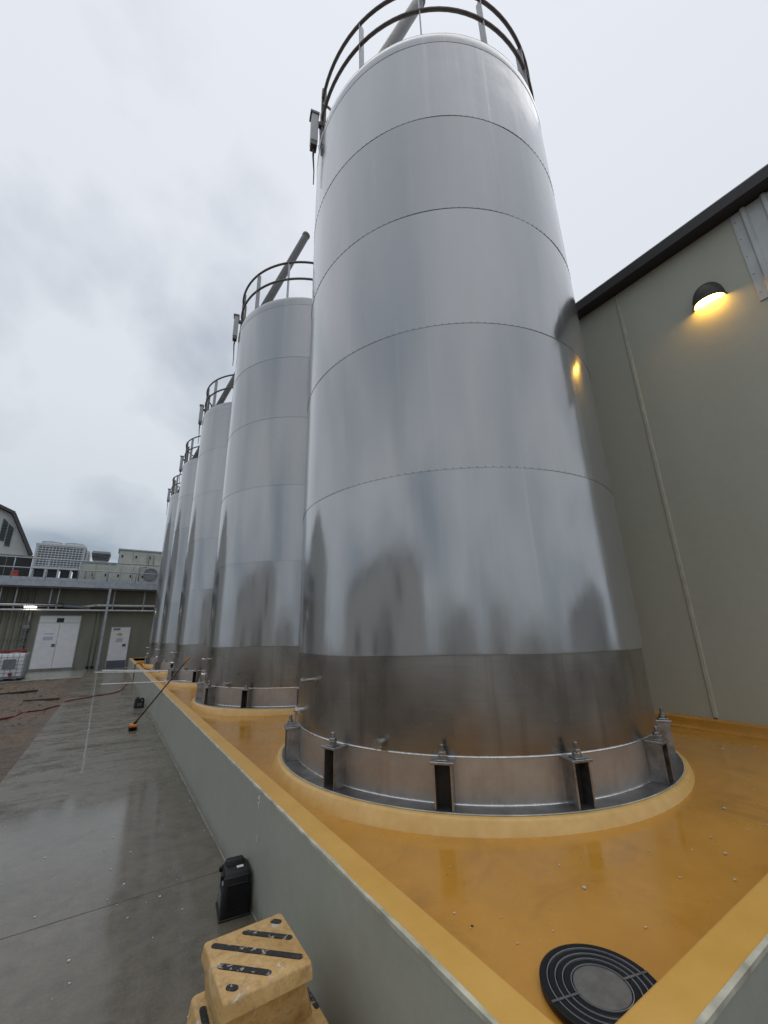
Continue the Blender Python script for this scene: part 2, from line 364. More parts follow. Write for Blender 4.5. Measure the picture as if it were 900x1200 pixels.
# ------------------------------------------------------------------ setting: ground, path
def axis(fine0, fine1, step, ext):
    a = [-ext, -120, -60, -30, -15]; a = [v for v in a if v < fine0 - 1]
    b = list(np.arange(fine0, fine1 + 1e-6, step)); c = [v for v in (15, 30, 45, 60, 120, ext) if v > fine1 + 1]
    return a + b + c
xs = axis(-7.0, -0.7, 0.07, 300); ys = axis(3.0, 24.5, 0.09, 300)
def gz(x, y):
    if x > -0.86 or x < -7 or y < 3.5 or y > 24.4: return -0.05
    f = min(1.0, (-0.86 - x) / 0.5)
    h = noise.fractal(Vector((x*0.55, y*0.4, 3.1)), 1.0, 2.0, 5)
    rut = noise.noise(Vector((x*2.2 + 0.4*noise.noise(Vector((y*0.4, 1, 2))), y*0.10, 7)))
    lump = noise.fractal(Vector((x*3.5, y*3.0, 9.2)), 0.9, 2.1, 4)
    g = 0.05 if y > 13 else 0.0
    return -0.06 - 0.02*(1-f) + f*(0.05*h + 0.05*rut + 0.05*lump) + 0.5*f*g
g = MB(); nx = len(xs)
for y in ys:
    for x in xs: g.v.append((x, y, gz(x, y)))
for j in range(len(ys)-1):
    for i in range(nx-1): a = j*nx+i; g.f.append((a, a+1, a+nx+1, a+nx))
tag(g.build('ground', MT['mud'], None, True), kind='structure')
p = MB(); p.quad((-6.8,4.5,-0.115),(-0.90,4.5,-0.115),(-0.90,22.5,-0.115),(-6.8,22.5,-0.115))
tag(p.build('puddle_water', MT['puddle']), kind='structure')
path = MB(); path.box(-0.86, 0.95, -8.0, 30.4, -0.14, -0.022)
po = tag(path.build('path', MT['joint']), kind='structure')
jy = [-8.0, -2.4, 3.595, 9.6, 15.6, 21.6, 30.4]
for a, b in zip(jy[:-1], jy[1:]):
    s = MB(); s.box(-0.865, 0.953, a+0.003, b-0.003, -0.10, 0.0, 0.003); s.build('slab', MT['path'], po)
# pale sealant line down the path
s = MB(); pl = []
for i in range(80):
    t = i/79; y = 6.9 + t*18.6; x = -0.075 - 0.27*max(0, (y-7.4)/17.6)**1.0 + 0.008*noise.noise(Vector((y*1.3,0,5)))
    hw = 0.012 + 0.008*noise.noise(Vector((y*3, 4, 1))); pl.append((x, y, hw))
for (x0,y0,h0),(x1,y1,h1) in zip(pl[:-1], pl[1:]): s.quad((x0-h0,y0,0.003),(x0+h0,y0,0.003),(x1+h1,y1,0.003),(x1-h1,y1,0.003))
s.build('sealant_strip', MT['sealant'], po)
a = MB(); a.box(-7.5, -0.87, 24.0, 30.45, -0.12, 0.012, 0.01)
tag(a.build('door_apron', MT['apron']), kind='structure')
# ------------------------------------------------------------------ bund
WX0, WX1, WT, FL = 0.955, 1.09, 0.645, 0.47
def fz(x): return 0.466 + 0.0165*(x-1.1)      # floor falls towards the drain
FY0, FY1, BY1, SHX = 0.697, 0.83, 26.6, 5.6
bund = empty('tank_bund', (WX0, FY0, 0), 'long low grey bund wall with yellow coated floor around the silos', 'bund wall')
def bpart(mb, name, mat, **k):
    mb.v = [(x-WX0, y-FY0, z) for x, y, z in mb.v]; return mb.build(name, mat, bund, **k)
m = MB(); m.box(WX0, WX1-0.004, FY0, BY1, -0.1, WT-0.006); bpart(m, 'side_wall', MT['bund'])
m = MB(); m.box(WX1-0.004, SHX+0.5, FY0, FY1-0.004, -0.1, WT-0.006); bpart(m, 'front_wall', MT['bund'])
m = MB(); m.box(WX1, SHX, BY1-0.14, BY1, -0.1, WT-0.006); bpart(m, 'end_wall', MT['bund'])
# copings: rounded yellow coat lapping the inner face down to the floor with a cove
def cope(o, i, d):   # profile across wall, o outer edge, i inner edge, d = direction sign
    return [(o+d*0.004, WT-0.006), (o+d*0.007, WT-0.001), (o+d*0.014, WT), (i-d*0.010, WT), (i-d*0.003, WT-0.004), (i, WT-0.012), (i, FL+0.03), (i+d*0.01, FL+0.01), (i+d*0.03, FL+0.001), (i+d*0.03, FL-0.02), (o+d*0.004, FL-0.02)]
m = MB(); m.prism(cope(WX0, WX1, 1), 'y', FY0+0.004, BY1-0.004); bpart(m, 'coping', MT['coping'])
m = MB(); m.prism([(y, z-0.0005) for y, z in cope(FY0, FY1, 1)], 'x', WX1-0.02, SHX+0.45); bpart(m, 'coping', MT['coping'])
m = MB(); m.prism(cope(BY1, BY1-0.14, -1), 'x', WX1-0.02, SHX); bpart(m, 'coping', MT['coping'])
def arris(along, n, mk):
    mb = MB(); pr = []
    for i in range(n+1):
        t = i/n; w_ = 0.009 + 0.005*noise.noise(Vector((t*n*0.35, along, 2.2))) + 0.003*noise.noise(Vector((t*n*1.4, along, 5.2)))
        pr.append((t, w_))
    for (t0,w0),(t1,w1) in zip(pr[:-1], pr[1:]): mk(mb, t0, w0, t1, w1)
    return mb
def mk1(mb, t0, w0, t1, w1):
    y0 = FY0-0.002+t0*(BY1-FY0); y1 = FY0-0.002+t1*(BY1-FY0); x = WX0-0.002
    mb.quad((x,y0,WT-0.004-w0),(x,y1,WT-0.004-w1),(x,y1,WT+0.001),(x,y0,WT+0.001)); mb.quad((x,y0,WT+0.001),(x,y1,WT+0.001),(x+0.006+w1,y1,WT+0.0016),(x+0.006+w0,y0,WT+0.0016))
bpart(arris(1, 260, mk1), 'bare_edge', MT['arris'])
m = MB(); prv = None
for i in range(420):       # broken mortar fillet along the foot of the wall
    y = FY0 + i*0.062; w_ = max(0.001, 0.006 + 0.010*noise.noise(Vector((y*2.1, 3, 8))) + 0.006*noise.noise(Vector((y*9, 1, 8))))
    cur = [(WX0-w_-0.003, y, -0.002), (WX0-0.0015, y, 0.004+w_*1.1)]
    if prv: m.quad(prv[0], cur[0], cur[1], prv[1])
    prv = cur
bpart(m, 'mortar_fillet', MT['mortar'])
def mk2(mb, t0, w0, t1, w1):
    x0 = WX0+t0*(SHX+0.4-WX0); x1 = WX0+t1*(SHX+0.4-WX0); y = FY0-0.002
    mb.quad((x0,y,WT-0.004-w0),(x1,y,WT-0.004-w1),(x1,y,WT+0.0008),(x0,y,WT+0.0008)); mb.quad((x0,y,WT+0.0008),(x1,y,WT+0.0008),(x1,y+0.006+w1,WT+0.0014),(x0,y+0.006+w0,WT+0.0014))
bpart(arris(2, 50, mk2), 'bare_edge', MT['arris'])
# floor sheet, gently uneven
m = MB(); fx = np.arange(WX1-0.02, SHX+0.03, 0.16); fy = np.arange(FY1-0.02, BY1, 0.2)
for y in fy:
    for x in fx: m.v.append((x, y, fz(x) + 0.004*noise.noise(Vector((x*0.9, y*0.9, 1)))))
for j in range(len(fy)-1):
    for i in range(len(fx)-1): q = j*len(fx)+i; m.f.append((q, q+1, q+len(fx)+1, q+len(fx)))
bpart(m, 'yellow_floor', MT['yellow'], smooth=True)
# upstand along the shed wall
pr = [(SHX+0.02, WT+0.004), (SHX-0.055, WT), (SHX-0.07, WT-0.008), (SHX-0.075, WT-0.02), (SHX-0.08, 0.59), (SHX-0.10, 0.558), (SHX-0.15, 0.546), (SHX-0.16, 0.50), (SHX+0.02, 0.50)]
m = MB(); m.prism(pr, 'y', FY1-0.03, BY1-0.1); bpart(m, 'upstand', MT['yellow'], smooth=True, auto=40)
# ------------------------------------------------------------------ silos
TC = (3.171, 3.40); SP = 4.58; NT = 5; ZB = 0.60
def ringpart(parent, name, mat, prof, n=96, smooth=True, closed=True, auto=35):
    m = MB(); m.lathe(prof, n, closed=closed); return m.build(name, mat, parent, smooth, auto)
for i in range(NT):   # yellow plinth rings belong to the bund
    m = MB(); m.lathe([(1.3,0.42),(1.905,0.42),(1.893,0.468),(1.880,0.488),(1.858,ZB-0.052),(1.846,ZB-0.040),(1.834,ZB-0.036),(1.819,ZB-0.037),(1.3,ZB-0.05)], 96, closed=True)
    m.v = [(x+TC[0], y+TC[1]+i*SP, z) for x, y, z in m.v]; bpart(m, 'plinth_ring', MT['ring'], smooth=True, auto=50)
def make_silo():
    root = empty('storage_silo', (TC[0], TC[1], ZB), 'x', 'silo', 'stainless silos in a row on the bund floor')
    z0 = 0.0
    ringpart(root, 'base_plate', MT['plate'], [(1.55,-0.042),(1.813,-0.042),(1.815,-0.040),(1.815,-0.032),(1.813,-0.03),(1.55,-0.03)])
    ringpart(root, 'skirt_base', MT['skirt_low'], [(1.60,-0.029),(1.690,-0.029),(1.690,0.235),(1.60,0.235)], 128)
    ringpart(root, 'skirt', MT['skirt'], [(1.60,0.236),(1.687,0.236),(1.687,0.88),(1.60,0.88)], 128)
    ringpart(root, 'weld_bead', MT['weld'], [(1.688,0.2285),(1.695,0.231),(1.697,0.235),(1.695,0.239),(1.688,0.2415)])
    ringpart(root, 'weld_bead', MT['weld'], [(1.688,-0.029),(1.698,-0.029),(1.696,-0.024),(1.689,-0.022)])
    ringpart(root, 'caulk_bead', MT['arris'], [(1.815,-0.034),(1.821,-0.034),(1.820,-0.031),(1.816,-0.0305)])
    # cladding sheets, each lapping the one below
    zs = [0.848, 2.219, 3.588, 4.957, 6.30, 7.60]
    for k in range(5):
        zb, zt = zs[k], zs[k+1]; r = 1.700 + 0.004*k*0 + 0.004*(k % 2)
        r0 = 1.7060; r1 = 1.7030
        m = MB(); n = 160; b = len(m.v)
        prof = [(r0-0.0035, 0.0), (r0, 0.0), (r0, 0.012), (r0-0.002, 0.05), (r1, zt-zb+0.02)]
        for a in range(n):
            t = 2*math.pi*a/n; wv = 0.004*noise.noise(Vector((math.cos(t)*3.2, math.sin(t)*3.2, k*4.0)))
            wz = (0.010*noise.noise(Vector((math.cos(t)*2.1, math.sin(t)*2.1, 9))) if k == 0 else 0.0015*noise.noise(Vector((math.cos(t)*6, math.sin(t)*6, k))))
            for (rr, z) in prof: m.v.append(((rr+wv*(0.7 if z < 0.06 else 0.2))*math.cos(t), (rr+wv*(0.7 if z < 0.06 else 0.2))*math.sin(t), zb+z+(wz if z < 0.06 else 0)))
        P = len(prof)
        for a in range(n):
            c = (a+1) % n
            for q in range(P-1): m.f.append((a*P+q, c*P+q, c*P+q+1, a*P+q+1))
        m.build('cladding_sheet', MT['clad'], root, True, 50)
    m = MB()
    for zz_ in zs[1:5]:
        for q in range(170):
            t = 2*math.pi*q/170; b = len(m.v); ct, sn = math.cos(t), math.sin(t)
            for (dw, dz, rr) in ((-.0045,-.0035,1.704),(.0045,-.0035,1.704),(.0045,.0035,1.704),(-.0045,.0035,1.704),(-.003,-.002,1.7085),(.003,-.002,1.7085),(.003,.002,1.7085),(-.003,.002,1.7085)):
                m.v.append((rr*ct-dw*sn, rr*sn+dw*ct, zz_+0.007+dz))
            m.f += [tuple(b+i for i in f_) for f_ in ((4,5,6,7),(0,1,5,4),(1,2,6,5),(2,3,7,6),(3,0,4,7))]
    tag(m.build('rivets', MT['plate'], root), kind='stuff')
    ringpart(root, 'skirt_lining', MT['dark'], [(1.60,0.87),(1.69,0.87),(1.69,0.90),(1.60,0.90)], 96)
    # shoulder flashing and roof
    ringpart(root, 'shoulder', MT['clad'], [(1.7055,7.585),(1.7065,7.60),(1.706,7.70),(1.701,7.765),(1.689,7.795),(1.665,7.81),(1.62,7.815)], 128, closed=False, auto=60)
    ringpart(root, 'roof', MT['clad'], [(1.65,7.80),(1.0,7.93),(0.4,8.02),(0.35,8.10),(0.0,8.10)], 64, closed=False)
    # anchor chairs
    for k in range(13):
        a = R_(222 + k*360/13)
        c = empty('tmp', (0,0,0)); bpy.data.objects.remove(c)
        m = MB(); r0, r1, hw = 1.689, 1.803, 0.068
        for sgn in (-1, 1):
            yy = sgn*(hw-0.014); m.box(r0, r1-0.004, yy-0.006, yy+0.006, -0.029, 0.215)
        m.rot(0, a); ch = m.build('anchor_chair', MT['chair'], root)
        t = MB(); t.box(r0+0.012, r0+0.020, -0.047, 0.047, -0.029, 0.214); t.rot(0, a); t.build('web', MT['shadesteel'], ch)  # rear web coloured dark to paint the shade inside the chair
        t = MB(); t.box(r0+0.003, r1+0.012, -hw-0.006, hw+0.006, 0.2155, 0.232, 0.003); t.rot(0, a); t.build('top_plate', MT['chair'], ch)
        br = 1.765; b = MB()
        b.box(br-0.037, br+0.037, -0.037, 0.037, 0.232, 0.240, 0.002)
        b.lathe([(0.0,0.2405),(0.029,0.2405),(0.029,0.262),(0.025,0.266),(0.0,0.266)], 6, (br,0), closed=False)
        b.lathe([(0.0,0.266),(0.027,0.266),(0.027,0.280),(0.024,0.283),(0.0,0.283)], 6, (br,0), a0=20, a1=380, closed=False)
        b.lathe([(0.0,0.283),(0.014,0.283),(0.014,0.318),(0.011,0.322),(0.0,0.322)], 12, (br,0), closed=False)
        b.rot(0, a); b.build('anchor_bolt', MT['bolt'], ch)
    # nozzles on the skirt
    for ang, z, ln, rr in ((179, 0.640, 0.10, 0.014), (207, 0.285, 0.065, 0.022), (170, 0.37, 0.06, 0.022)):
        a = R_(ang); u = Vector((math.cos(a), math.sin(a), 0)); p0 = u*1.67 + Vector((0,0,z)); p1 = u*(1.688+ln) + Vector((0,0,z))
        m = MB(); m.tube([p0, p1], rr, 12); m.tube([u*(1.688+ln*0.72)+Vector((0,0,z)), u*(1.688+ln*0.98)+Vector((0,0,z))], rr*1.5, 12)
        m.build('nozzle', MT['stainless'], root, True, 40)
    # guard rail: two hoops, radial flat-bar posts
    for z in (8.30, 8.755):
        m = MB(); m.tube([(1.675*math.cos(R_(168+k*348/90)), 1.675*math.sin(R_(168+k*348/90)), z) for k in range(91)], 0.024, 8); m.build('guard_rail', MT['railsteel'], root, True, 60)
    for k in range(13):
        a = R_(229.5 + k*360/13)
        if k == 11: continue
        m = MB(); m.box(1.60, 1.69, -0.006, 0.006, 7.72, 8.77); m.rot(0, a); m.build('rail_post', MT['bar'], root)
    # ladder gate posts, stay, sloping vent tube
    for ang, zt, w_ in ((166.5, 9.02, 0.035), (157, 8.95, 0.03)):
        a = R_(ang); m = MB(); m.box(1.655-w_, 1.655+w_, -w_, w_, 7.62, zt, 0.004); m.rot(0, a); m.build('gate_post', MT['railsteel'], root)
    m = MB(); m.tube([(1.66*math.cos(R_(168)), 1.66*math.sin(R_(168)), 8.65), (1.62*math.cos(R_(181)), 1.62*math.sin(R_(181)), 7.85)], 0.018, 8); m.build('stay', MT['railsteel'], root)
    m = MB(); m.tube([(-1.44,-0.43,7.78), (-0.52,-0.71,10.52)], 0.085, 20); vt = m.build('vent_tube', MT['tubevent'], root, True, 50)
    m = MB(); m.tube([(-0.535,-0.7055,10.48), (-0.515,-0.7115,10.535)], 0.094, 20); m.build('vent_collar', MT['railsteel'], vt, True, 50)
    # cabinet outside the rim with its cable
    a = R_(167); m = MB(); m.box(1.735,1.835,-0.06,0.06,7.74,8.30,0.006); m.rot(0, a); bx = m.build('junction_box', MT['bar'], root)
    m = MB(); m.box(1.725,1.855,-0.07,0.07,8.302,8.345); m.rot(0, a); m.build('box_cap', MT['railsteel'], bx)
    m = MB(); m.box(1.74,1.83,-0.055,0.055,7.66,7.738); m.rot(0, a); m.build('gland_plate', MT['railsteel'], bx)
    m = MB(); m.box(1.64,1.734,-0.03,0.03,8.16,8.22); m.rot(0, a); m.build('box_arm', MT['railsteel'], bx)
    m = MB(); u = (math.cos(a), math.sin(a)); m.tube([(u[0]*1.78,u[1]*1.78,7.67),(u[0]*1.785,u[1]*1.785,7.5),(u[0]*1.765,u[1]*1.765,7.2),(u[0]*1.765,u[1]*1.765,6.95)], [0.02,0.014,0.009,0.007], 8); m.build('cable', MT['cable'], bx)
    return root
silo = make_silo()
labs = ['huge shiny stainless steel silo standing next to the round floor drain',
        'stainless steel silo second in the row counted from the round floor drain',
        'stainless steel silo in the middle of the row of five',
        'stainless steel silo fourth in the row counted from the round floor drain',
        'stainless steel silo at the end of the row by the white doors']
silos = [silo] + [copy_tree(silo) for _ in range(NT-1)]
for i, s in enumerate(silos): s.location = (TC[0], TC[1]+i*SP, ZB); s['label'] = labs[i]
# ------------------------------------------------------------------ long shed on the right
shed = empty('long_shed', (SHX, 0.4, 0), 'long olive grey panel walled shed with dark gutter beside the silos', 'building')
def P(mb, name, mat, parent=shed, **k):
    o = shed.location; mb.v = [(x-o[0], y-o[1], z-o[2]) for x, y, z in mb.v]; return mb.build(name, mat, parent, **k)
jl = [0.42, 2.085, 6.1, 10.1, 14.1, 18.1, 22.1, 26.1, 29.6]
for a, b in zip(jl[:-1], jl[1:]):
    m = MB(); m.box(SHX, SHX+0.18, a+0.012, b-0.012, 0.0, 6.40, 0.006); wp = P(m, 'wall_panel', MT['shed'])
    m = MB(); m.box(SHX+0.02, SHX+0.16, b-0.014, b+0.014, 0.0, 6.39); m.box(SHX-0.014, SHX+0.016, b-0.030, b+0.010, 0.66, 6.355, 0.004); P(m, 'joint_strip', MT['jointstrip'], wp)
m = MB(); m.box(SHX+0.2, SHX+14, 0.42, 0.6, 0.0, 6.42); P(m, 'end_wall', MT['shed'])
m = MB(); m.box(SHX+0.03, SHX+14, 0.62, 29.6, 6.42, 6.5); P(m, 'roof_sheet', MT['rooflead'])
# gutter: box with rolled lip, and soffit board
gp = [(SHX+0.02,6.385),(SHX+0.02,6.372),(SHX-0.185,6.362),(SHX-0.20,6.375),(SHX-0.205,6.52),(SHX-0.195,6.54),(SHX-0.17,6.54),(SHX-0.17,6.50),(SHX+0.02,6.50)]
for a, b in zip([-0.05,2.95,5.95,11.95,17.95,23.95],[2.95,5.95,11.95,17.95,23.95,29.6]):
    m = MB(); m.prism(gp, 'y', a+0.001, b-0.001); P(m, 'gutter', MT['gutter'])
    m = MB(); m.prism([(x-0.004 if x < SHX-0.1 else x, z+(0.003 if z > 6.45 else -0.003)) for x, z in gp], 'y', a-0.03, a+0.03); P(m, 'gutter_joint', MT['gutter'])
m = MB(); m.box(SHX-0.1, SHX+14, 0.0, 29.6, 6.505, 6.56); P(m, 'roof_edge', MT['rooflead'])
# ribbed white cladding at the top corner
def ribbed(y0, y1, pitch=0.19, d=0.03):
    pts = []; y = y1
    pts.append((y, 0.0)); y -= 0.085
    while y > y0:
        pts += [(y, 0.0), (y-0.018, d), (y-0.05, d), (y-0.068, 0.0)]; y -= pitch
    pts.append((y0, 0.0)); return pts
m = MB(); pr = ribbed(0.10, 0.698); x0 = SHX-0.012; z0, z1 = 5.095, 6.36
for (ya, da), (yb, db) in zip(pr[:-1], pr[1:]):
    m.quad((x0-da,ya,z0),(x0-db,yb,z0),(x0-db,yb,z1),(x0-da,ya,z1))
m.quad((x0,0.698,z0),(SHX-0.001,0.70,z0),(SHX-0.001,0.70,z1),(x0,0.698,z1))
m.box(SHX+0.002, SHX+0.03, 0.10, 0.41, z0, z1)
P(m, 'ribbed_sheet', MT['corr'])
for k in range(5):
    m = MB(); z = 5.2+0.26*k; m.lathe([(0,0),(0.008,0),(0.008,0.004),(0,0.006)], 8, (0,0), closed=False)
    m.v = [(x0-0.001-zz_, 0.672+xx, z+yy) for xx, yy, zz_ in m.v]; P(m, 'screw', MT['galv'])
# ------------------------------------------------------------------ wall lamp (lit)
LY, LZ = 1.105, 5.425
lamp = empty('wall_lamp', (SHX, LY, LZ), 'lit half dome wall lamp glowing amber on the shed wall', 'lamp')
m = MB(); n1_, n2_ = 24, 10; rad = 0.165; hgt = 0.25
def dome(r, h, n1=24, n2=10):
    vs = []
    for j in range(n2+1):
        ph = math.pi/2*j/n2; rr = r*math.cos(ph)**0.7 if j < n2 else 0.0005; zz_ = h*math.sin(ph)
        for i in range(n1+1):
            th = math.pi*i/n1; vs.append((-rr*math.sin(th)*0.95, rr*math.cos(th), zz_))
    return vs
n1c = 25
for r, h in ((rad, hgt), (rad-0.012, hgt-0.012)):
    b = len(m.v); m.v += dome(r, h)
    for j in range(10):
        for i in range(24): m.f.append((b+j*n1c+i, b+j*n1c+i+1, b+(j+1)*n1c+i+1, b+(j+1)*n1c+i))
b2 = 11*n1c
for i in range(24): m.f.append((i, i+1, b2+i+1, b2+i))
m.build('hood', MT['lamp'], lamp, True, 50)
m = MB(); rim = [(-(rad+0.003)*0.95*math.sin(math.pi*i/24), (rad+0.003)*math.cos(math.pi*i/24), -0.006) for i in range(25)]; m.tube(rim, 0.009, 8); m.build('rim', MT['lamp'], lamp, True)
m = MB(); gl = [(-(rad-0.014)*0.95*math.sin(math.pi*i/24)-0.003, (rad-0.014)*math.cos(math.pi*i/24)) for i in range(25)]
m.v = [(x, y, -0.004) for x, y in gl]; m.f.append(tuple(range(25))); m.build('glass', MT['glow'], lamp)
m = MB(); m.prism([(rad*0.9*math.cos(math.pi*i/16), 0.19*math.sin(math.pi*i/16)) for i in range(17)], 'x', -0.004, -0.0005); m.build('back_plate', MT['lamp'], lamp)
# ------------------------------------------------------------------ floor drain
dr = empty('floor_drain', (1.487, 1.043, fz(1.487)+0.005), 'round black floor drain with concentric rings and grey centre lid', 'drain')
m = MB(); m.lathe([(0.0,0.0),(0.19,0.0),(0.19,0.004),(0.0,0.004)], 64, closed=False); m.build('pan', MT['dark'], dr)
for r0, r1 in ((0.166,0.190),(0.141,0.160),(0.118,0.136),(0.092,0.112)):
    m = MB(); m.lathe([(r0,0.004),(r1,0.004),(r1,0.018),(r1-0.003,0.020),(r0+0.003,0.020),(r0,0.018)], 64, closed=True); rg = m.build('ring', MT['black'], dr, True, 40)
    m = MB(); m.lathe([(r0-0.0022,0.004),(r0-0.0002,0.004),(r0-0.0002,0.0208),(r0-0.0022,0.0208)], 64, closed=True); m.build('bright_edge', MT['galv'], rg, True, 40)
m = MB(); m.lathe([(0.0,0.022),(0.078,0.022),(0.085,0.019),(0.085,0.004)], 48, closed=False); m.build('lid', MT['lid'], dr, True, 30)
for k in range(2):
    m = MB(); m.box(0.086, 0.188, -0.004, 0.004, 0.006, 0.0215); m.rot(0, R_(163+180*k)); m.build('spoke', MT['plate'], dr)
# ------------------------------------------------------------------ step stool
st = empty('step_stool', (0.607, 1.83, 0.0), 'worn yellow plastic step stool with black grip strips beside the bund wall', 'step stool')
def frust(m, b, t, z0, z1, bev=0.02, n=4):
    """rounded frustum from rectangle b=(x0,x1,y0,y1) at z0 to t at z1"""
    def rr(q, r):
        x0,x1,y0,y1 = q; o = []
        for cx0, cy0, a0 in ((x1-r,y1-r,0),(x0+r,y1-r,90),(x0+r,y0+r,180),(x1-r,y0+r,270)):
            for k in range(n+1): a = R_(a0+90*k/n); o.append((cx0+r*math.cos(a), cy0+r*math.sin(a)))
        return o
    ins = lambda q, d: (q[0]+d, q[1]-d, q[2]+d, q[3]-d)
    rings = [(rr(b, bev), z0)] + [(rr(t, bev), z1-bev*0.5)] + [(rr(ins(t, bev*0.15), bev), z1-bev*0.2), (rr(ins(t, bev*0.5), bev*0.8), z1)]
    st0 = len(m.v); c = len(rings[0][0])
    for q, z in rings: m.v += [(x, y, z) for x, y in q]
    for j in range(len(rings)-1):
        for i in range(c): k = (i+1) % c; m.f.append((st0+j*c+i, st0+j*c+k, st0+(j+1)*c+k, st0+(j+1)*c+i))
    m.f.append(tuple(st0+(len(rings)-1)*c+i for i in range(c))); m.f.append(tuple(st0+i for i in range(c))[::-1])
    return m
def SPt(m, name, mat, parent=st, **k):
    m.v = [(x-0.607, y-1.83, z) for x, y, z in m.v]; return m.build(name, mat, parent, **k)
base = SPt(frust(MB(), (0.415,0.865,1.34,2.13), (0.445,0.835,1.40,2.09), 0.004, 0.30, 0.02), 'lower_tier', MT['step'], smooth=True, auto=40)
SPt(frust(MB(), (0.492,0.80,1.745,2.085), (0.460,0.748,1.70,1.99), 0.299, 0.456, 0.018), 'upper_tier', MT['step'], smooth=True, auto=40)
top = SPt(frust(MB(), (0.450,0.763,1.666,2.004), (0.455,0.758,1.671,1.999), 0.455, 0.50, 0.014), 'tread', MT['step'], smooth=True, auto=40)
m = MB(); m.lathe([(0.0,0.301),(0.108,0.301),(0.108,0.308),(0.102,0.312),(0.0,0.312)], 40, (0.655,1.625), closed=False); SPt(m, 'round_pad', MT['step'], base, smooth=True, auto=40)
def strip(c, ln, ang, z, name='grip_strip', par=top, wd=0.012):
    m = MB(); pts = []
    for k in range(7): a = R_(-90+180*k/6); pts.append((ln/2-wd+wd*math.cos(a), wd*math.sin(a)))
    for k in range(7): a = R_(90+180*k/6); pts.append((-ln/2+wd+wd*math.cos(a), wd*math.sin(a)))
    ca, sa = math.cos(R_(ang)), math.sin(R_(ang)); pts = [(c[0]+x*ca-y*sa, c[1]+x*sa+y*ca) for x, y in pts]
    m.prism(pts, 'z', z-0.003, z+0.0025); SPt(m, name, MT['grip'], par)
cxs, cys = 0.6065, 1.835
for d, ln in ((-0.160, 0.042), (-0.084, 0.20), (0.0, 0.36), (0.084, 0.205), (0.160, 0.046)):
    # strips run along the front-right diagonal
    strip((cxs + d*0.70, cys + d*0.72), ln, -44, 0.50)
strip((0.468, 1.86), 0.30, 88, 0.30, par=base); strip((0.70,1.66), 0.15, 35, 0.312, par=base); strip((0.60,1.57), 0.10, 35, 0.312, par=base); strip((0.818,1.88), 0.24, 92, 0.30, par=base, wd=0.009); strip((0.56,1.46), 0.12, 35, 0.30, par=base)
# ------------------------------------------------------------------ black cases
def case(loc, rz, label, tilt=0.0):
    c = empty('plastic_case', loc, label, 'case', 'black plastic boxes at the foot of the bund wall'); c.rotation_euler = (0, tilt, rz); c.scale = (1.16, 1.05, 0.86)
    m = MB(); frust(m, (-0.078,0.070,-0.098,0.098), (-0.066,0.064,-0.088,0.088), 0.010, 0.232, 0.016); b = m.build('body', MT['black'], c, True, 40)
    m = MB(); frust(m, (-0.070,0.068,-0.093,0.093), (-0.060,0.058,-0.080,0.080), 0.2325, 0.255, 0.014); l = m.build('lid', MT['black'], c, True, 40)
    m = MB(); frust(m, (-0.055,0.050,0.010,0.078), (-0.050,0.040,0.018,0.072), 0.2555, 0.280, 0.010); m.build('raised_grip', MT['black'], l, True, 40)
    m = MB(); m.box(0.0,0.034,-0.030,-0.004,0.2552,0.2562); m.build('sticker', MT['label'], l)
    m = MB(); m.box(-0.0715,-0.068,-0.058,-0.036,0.186,0.206); m.build('sticker', MT['label'], b)
    m = MB(); m.box(-0.0775,-0.072,-0.055,0.045,0.050,0.130); m.build('sticker', MT['greylabel'], b)
    for y in (-0.05, 0.05): m = MB(); m.box(-0.083,-0.064,y-0.012,y+0.012,0.215,0.246,0.004); m.build('latch', MT['black'], l)
    m = MB(); m.box(-0.05,0.05,-0.1005,-0.094,0.055,0.20,0.003); m.build('end_panel', MT['black'], b)
    m = MB(); m.box(-0.083,0.075,-0.103,0.103,0.0,0.012,0.004); m.build('foot', MT['black'], c)
    return c
case((0.868, 3.105, 0.0), R_(-7), 'black plastic case standing on the path right behind the yellow stool')
case((0.80, 12.35, 0.0), R_(94), 'black plastic box on the path between the broom head and the doors')
# ------------------------------------------------------------------ broom leaning over the wall
br = empty('broom', (0.57, 9.5, 0.0), 'broom with brown handle and orange head leaning over the bund wall', 'broom')
h0 = Vector((0.0, 0.0, 0.075)); h1 = Vector((0.76, -0.45, 1.245))
m = MB(); m.tube([h0, h0.lerp(h1, 0.9)], 0.0135, 10); m.build('handle', MT['brown'], br, True)
m = MB(); m.tube([h0.lerp(h1, 0.9), h1], 0.018, 10); m.build('grip', MT['orange'], br, True)
m = MB(); m.box(-0.06, 0.06, -0.12, 0.12, 0.055, 0.10, 0.01); m.build('head', MT['orange'], br)
m = MB(); m.tube([h0.lerp(h1, 0.0), h0.lerp(h1, 0.06)], 0.022, 10); m.build('socket', MT['black'], br, True)
m = MB()
for i in range(7):
    for j in range(14):
        x = -0.05+0.1*i/6; y = -0.11+0.22*j/13; m.tube([(x,y,0.056),(x*1.15+random.uniform(-.008,.008),y*1.08+random.uniform(-.008,.008),0.001)], [0.008,0.004], 4, caps=False)
tag(m.build('bristles', MT['black'], br), kind='stuff')
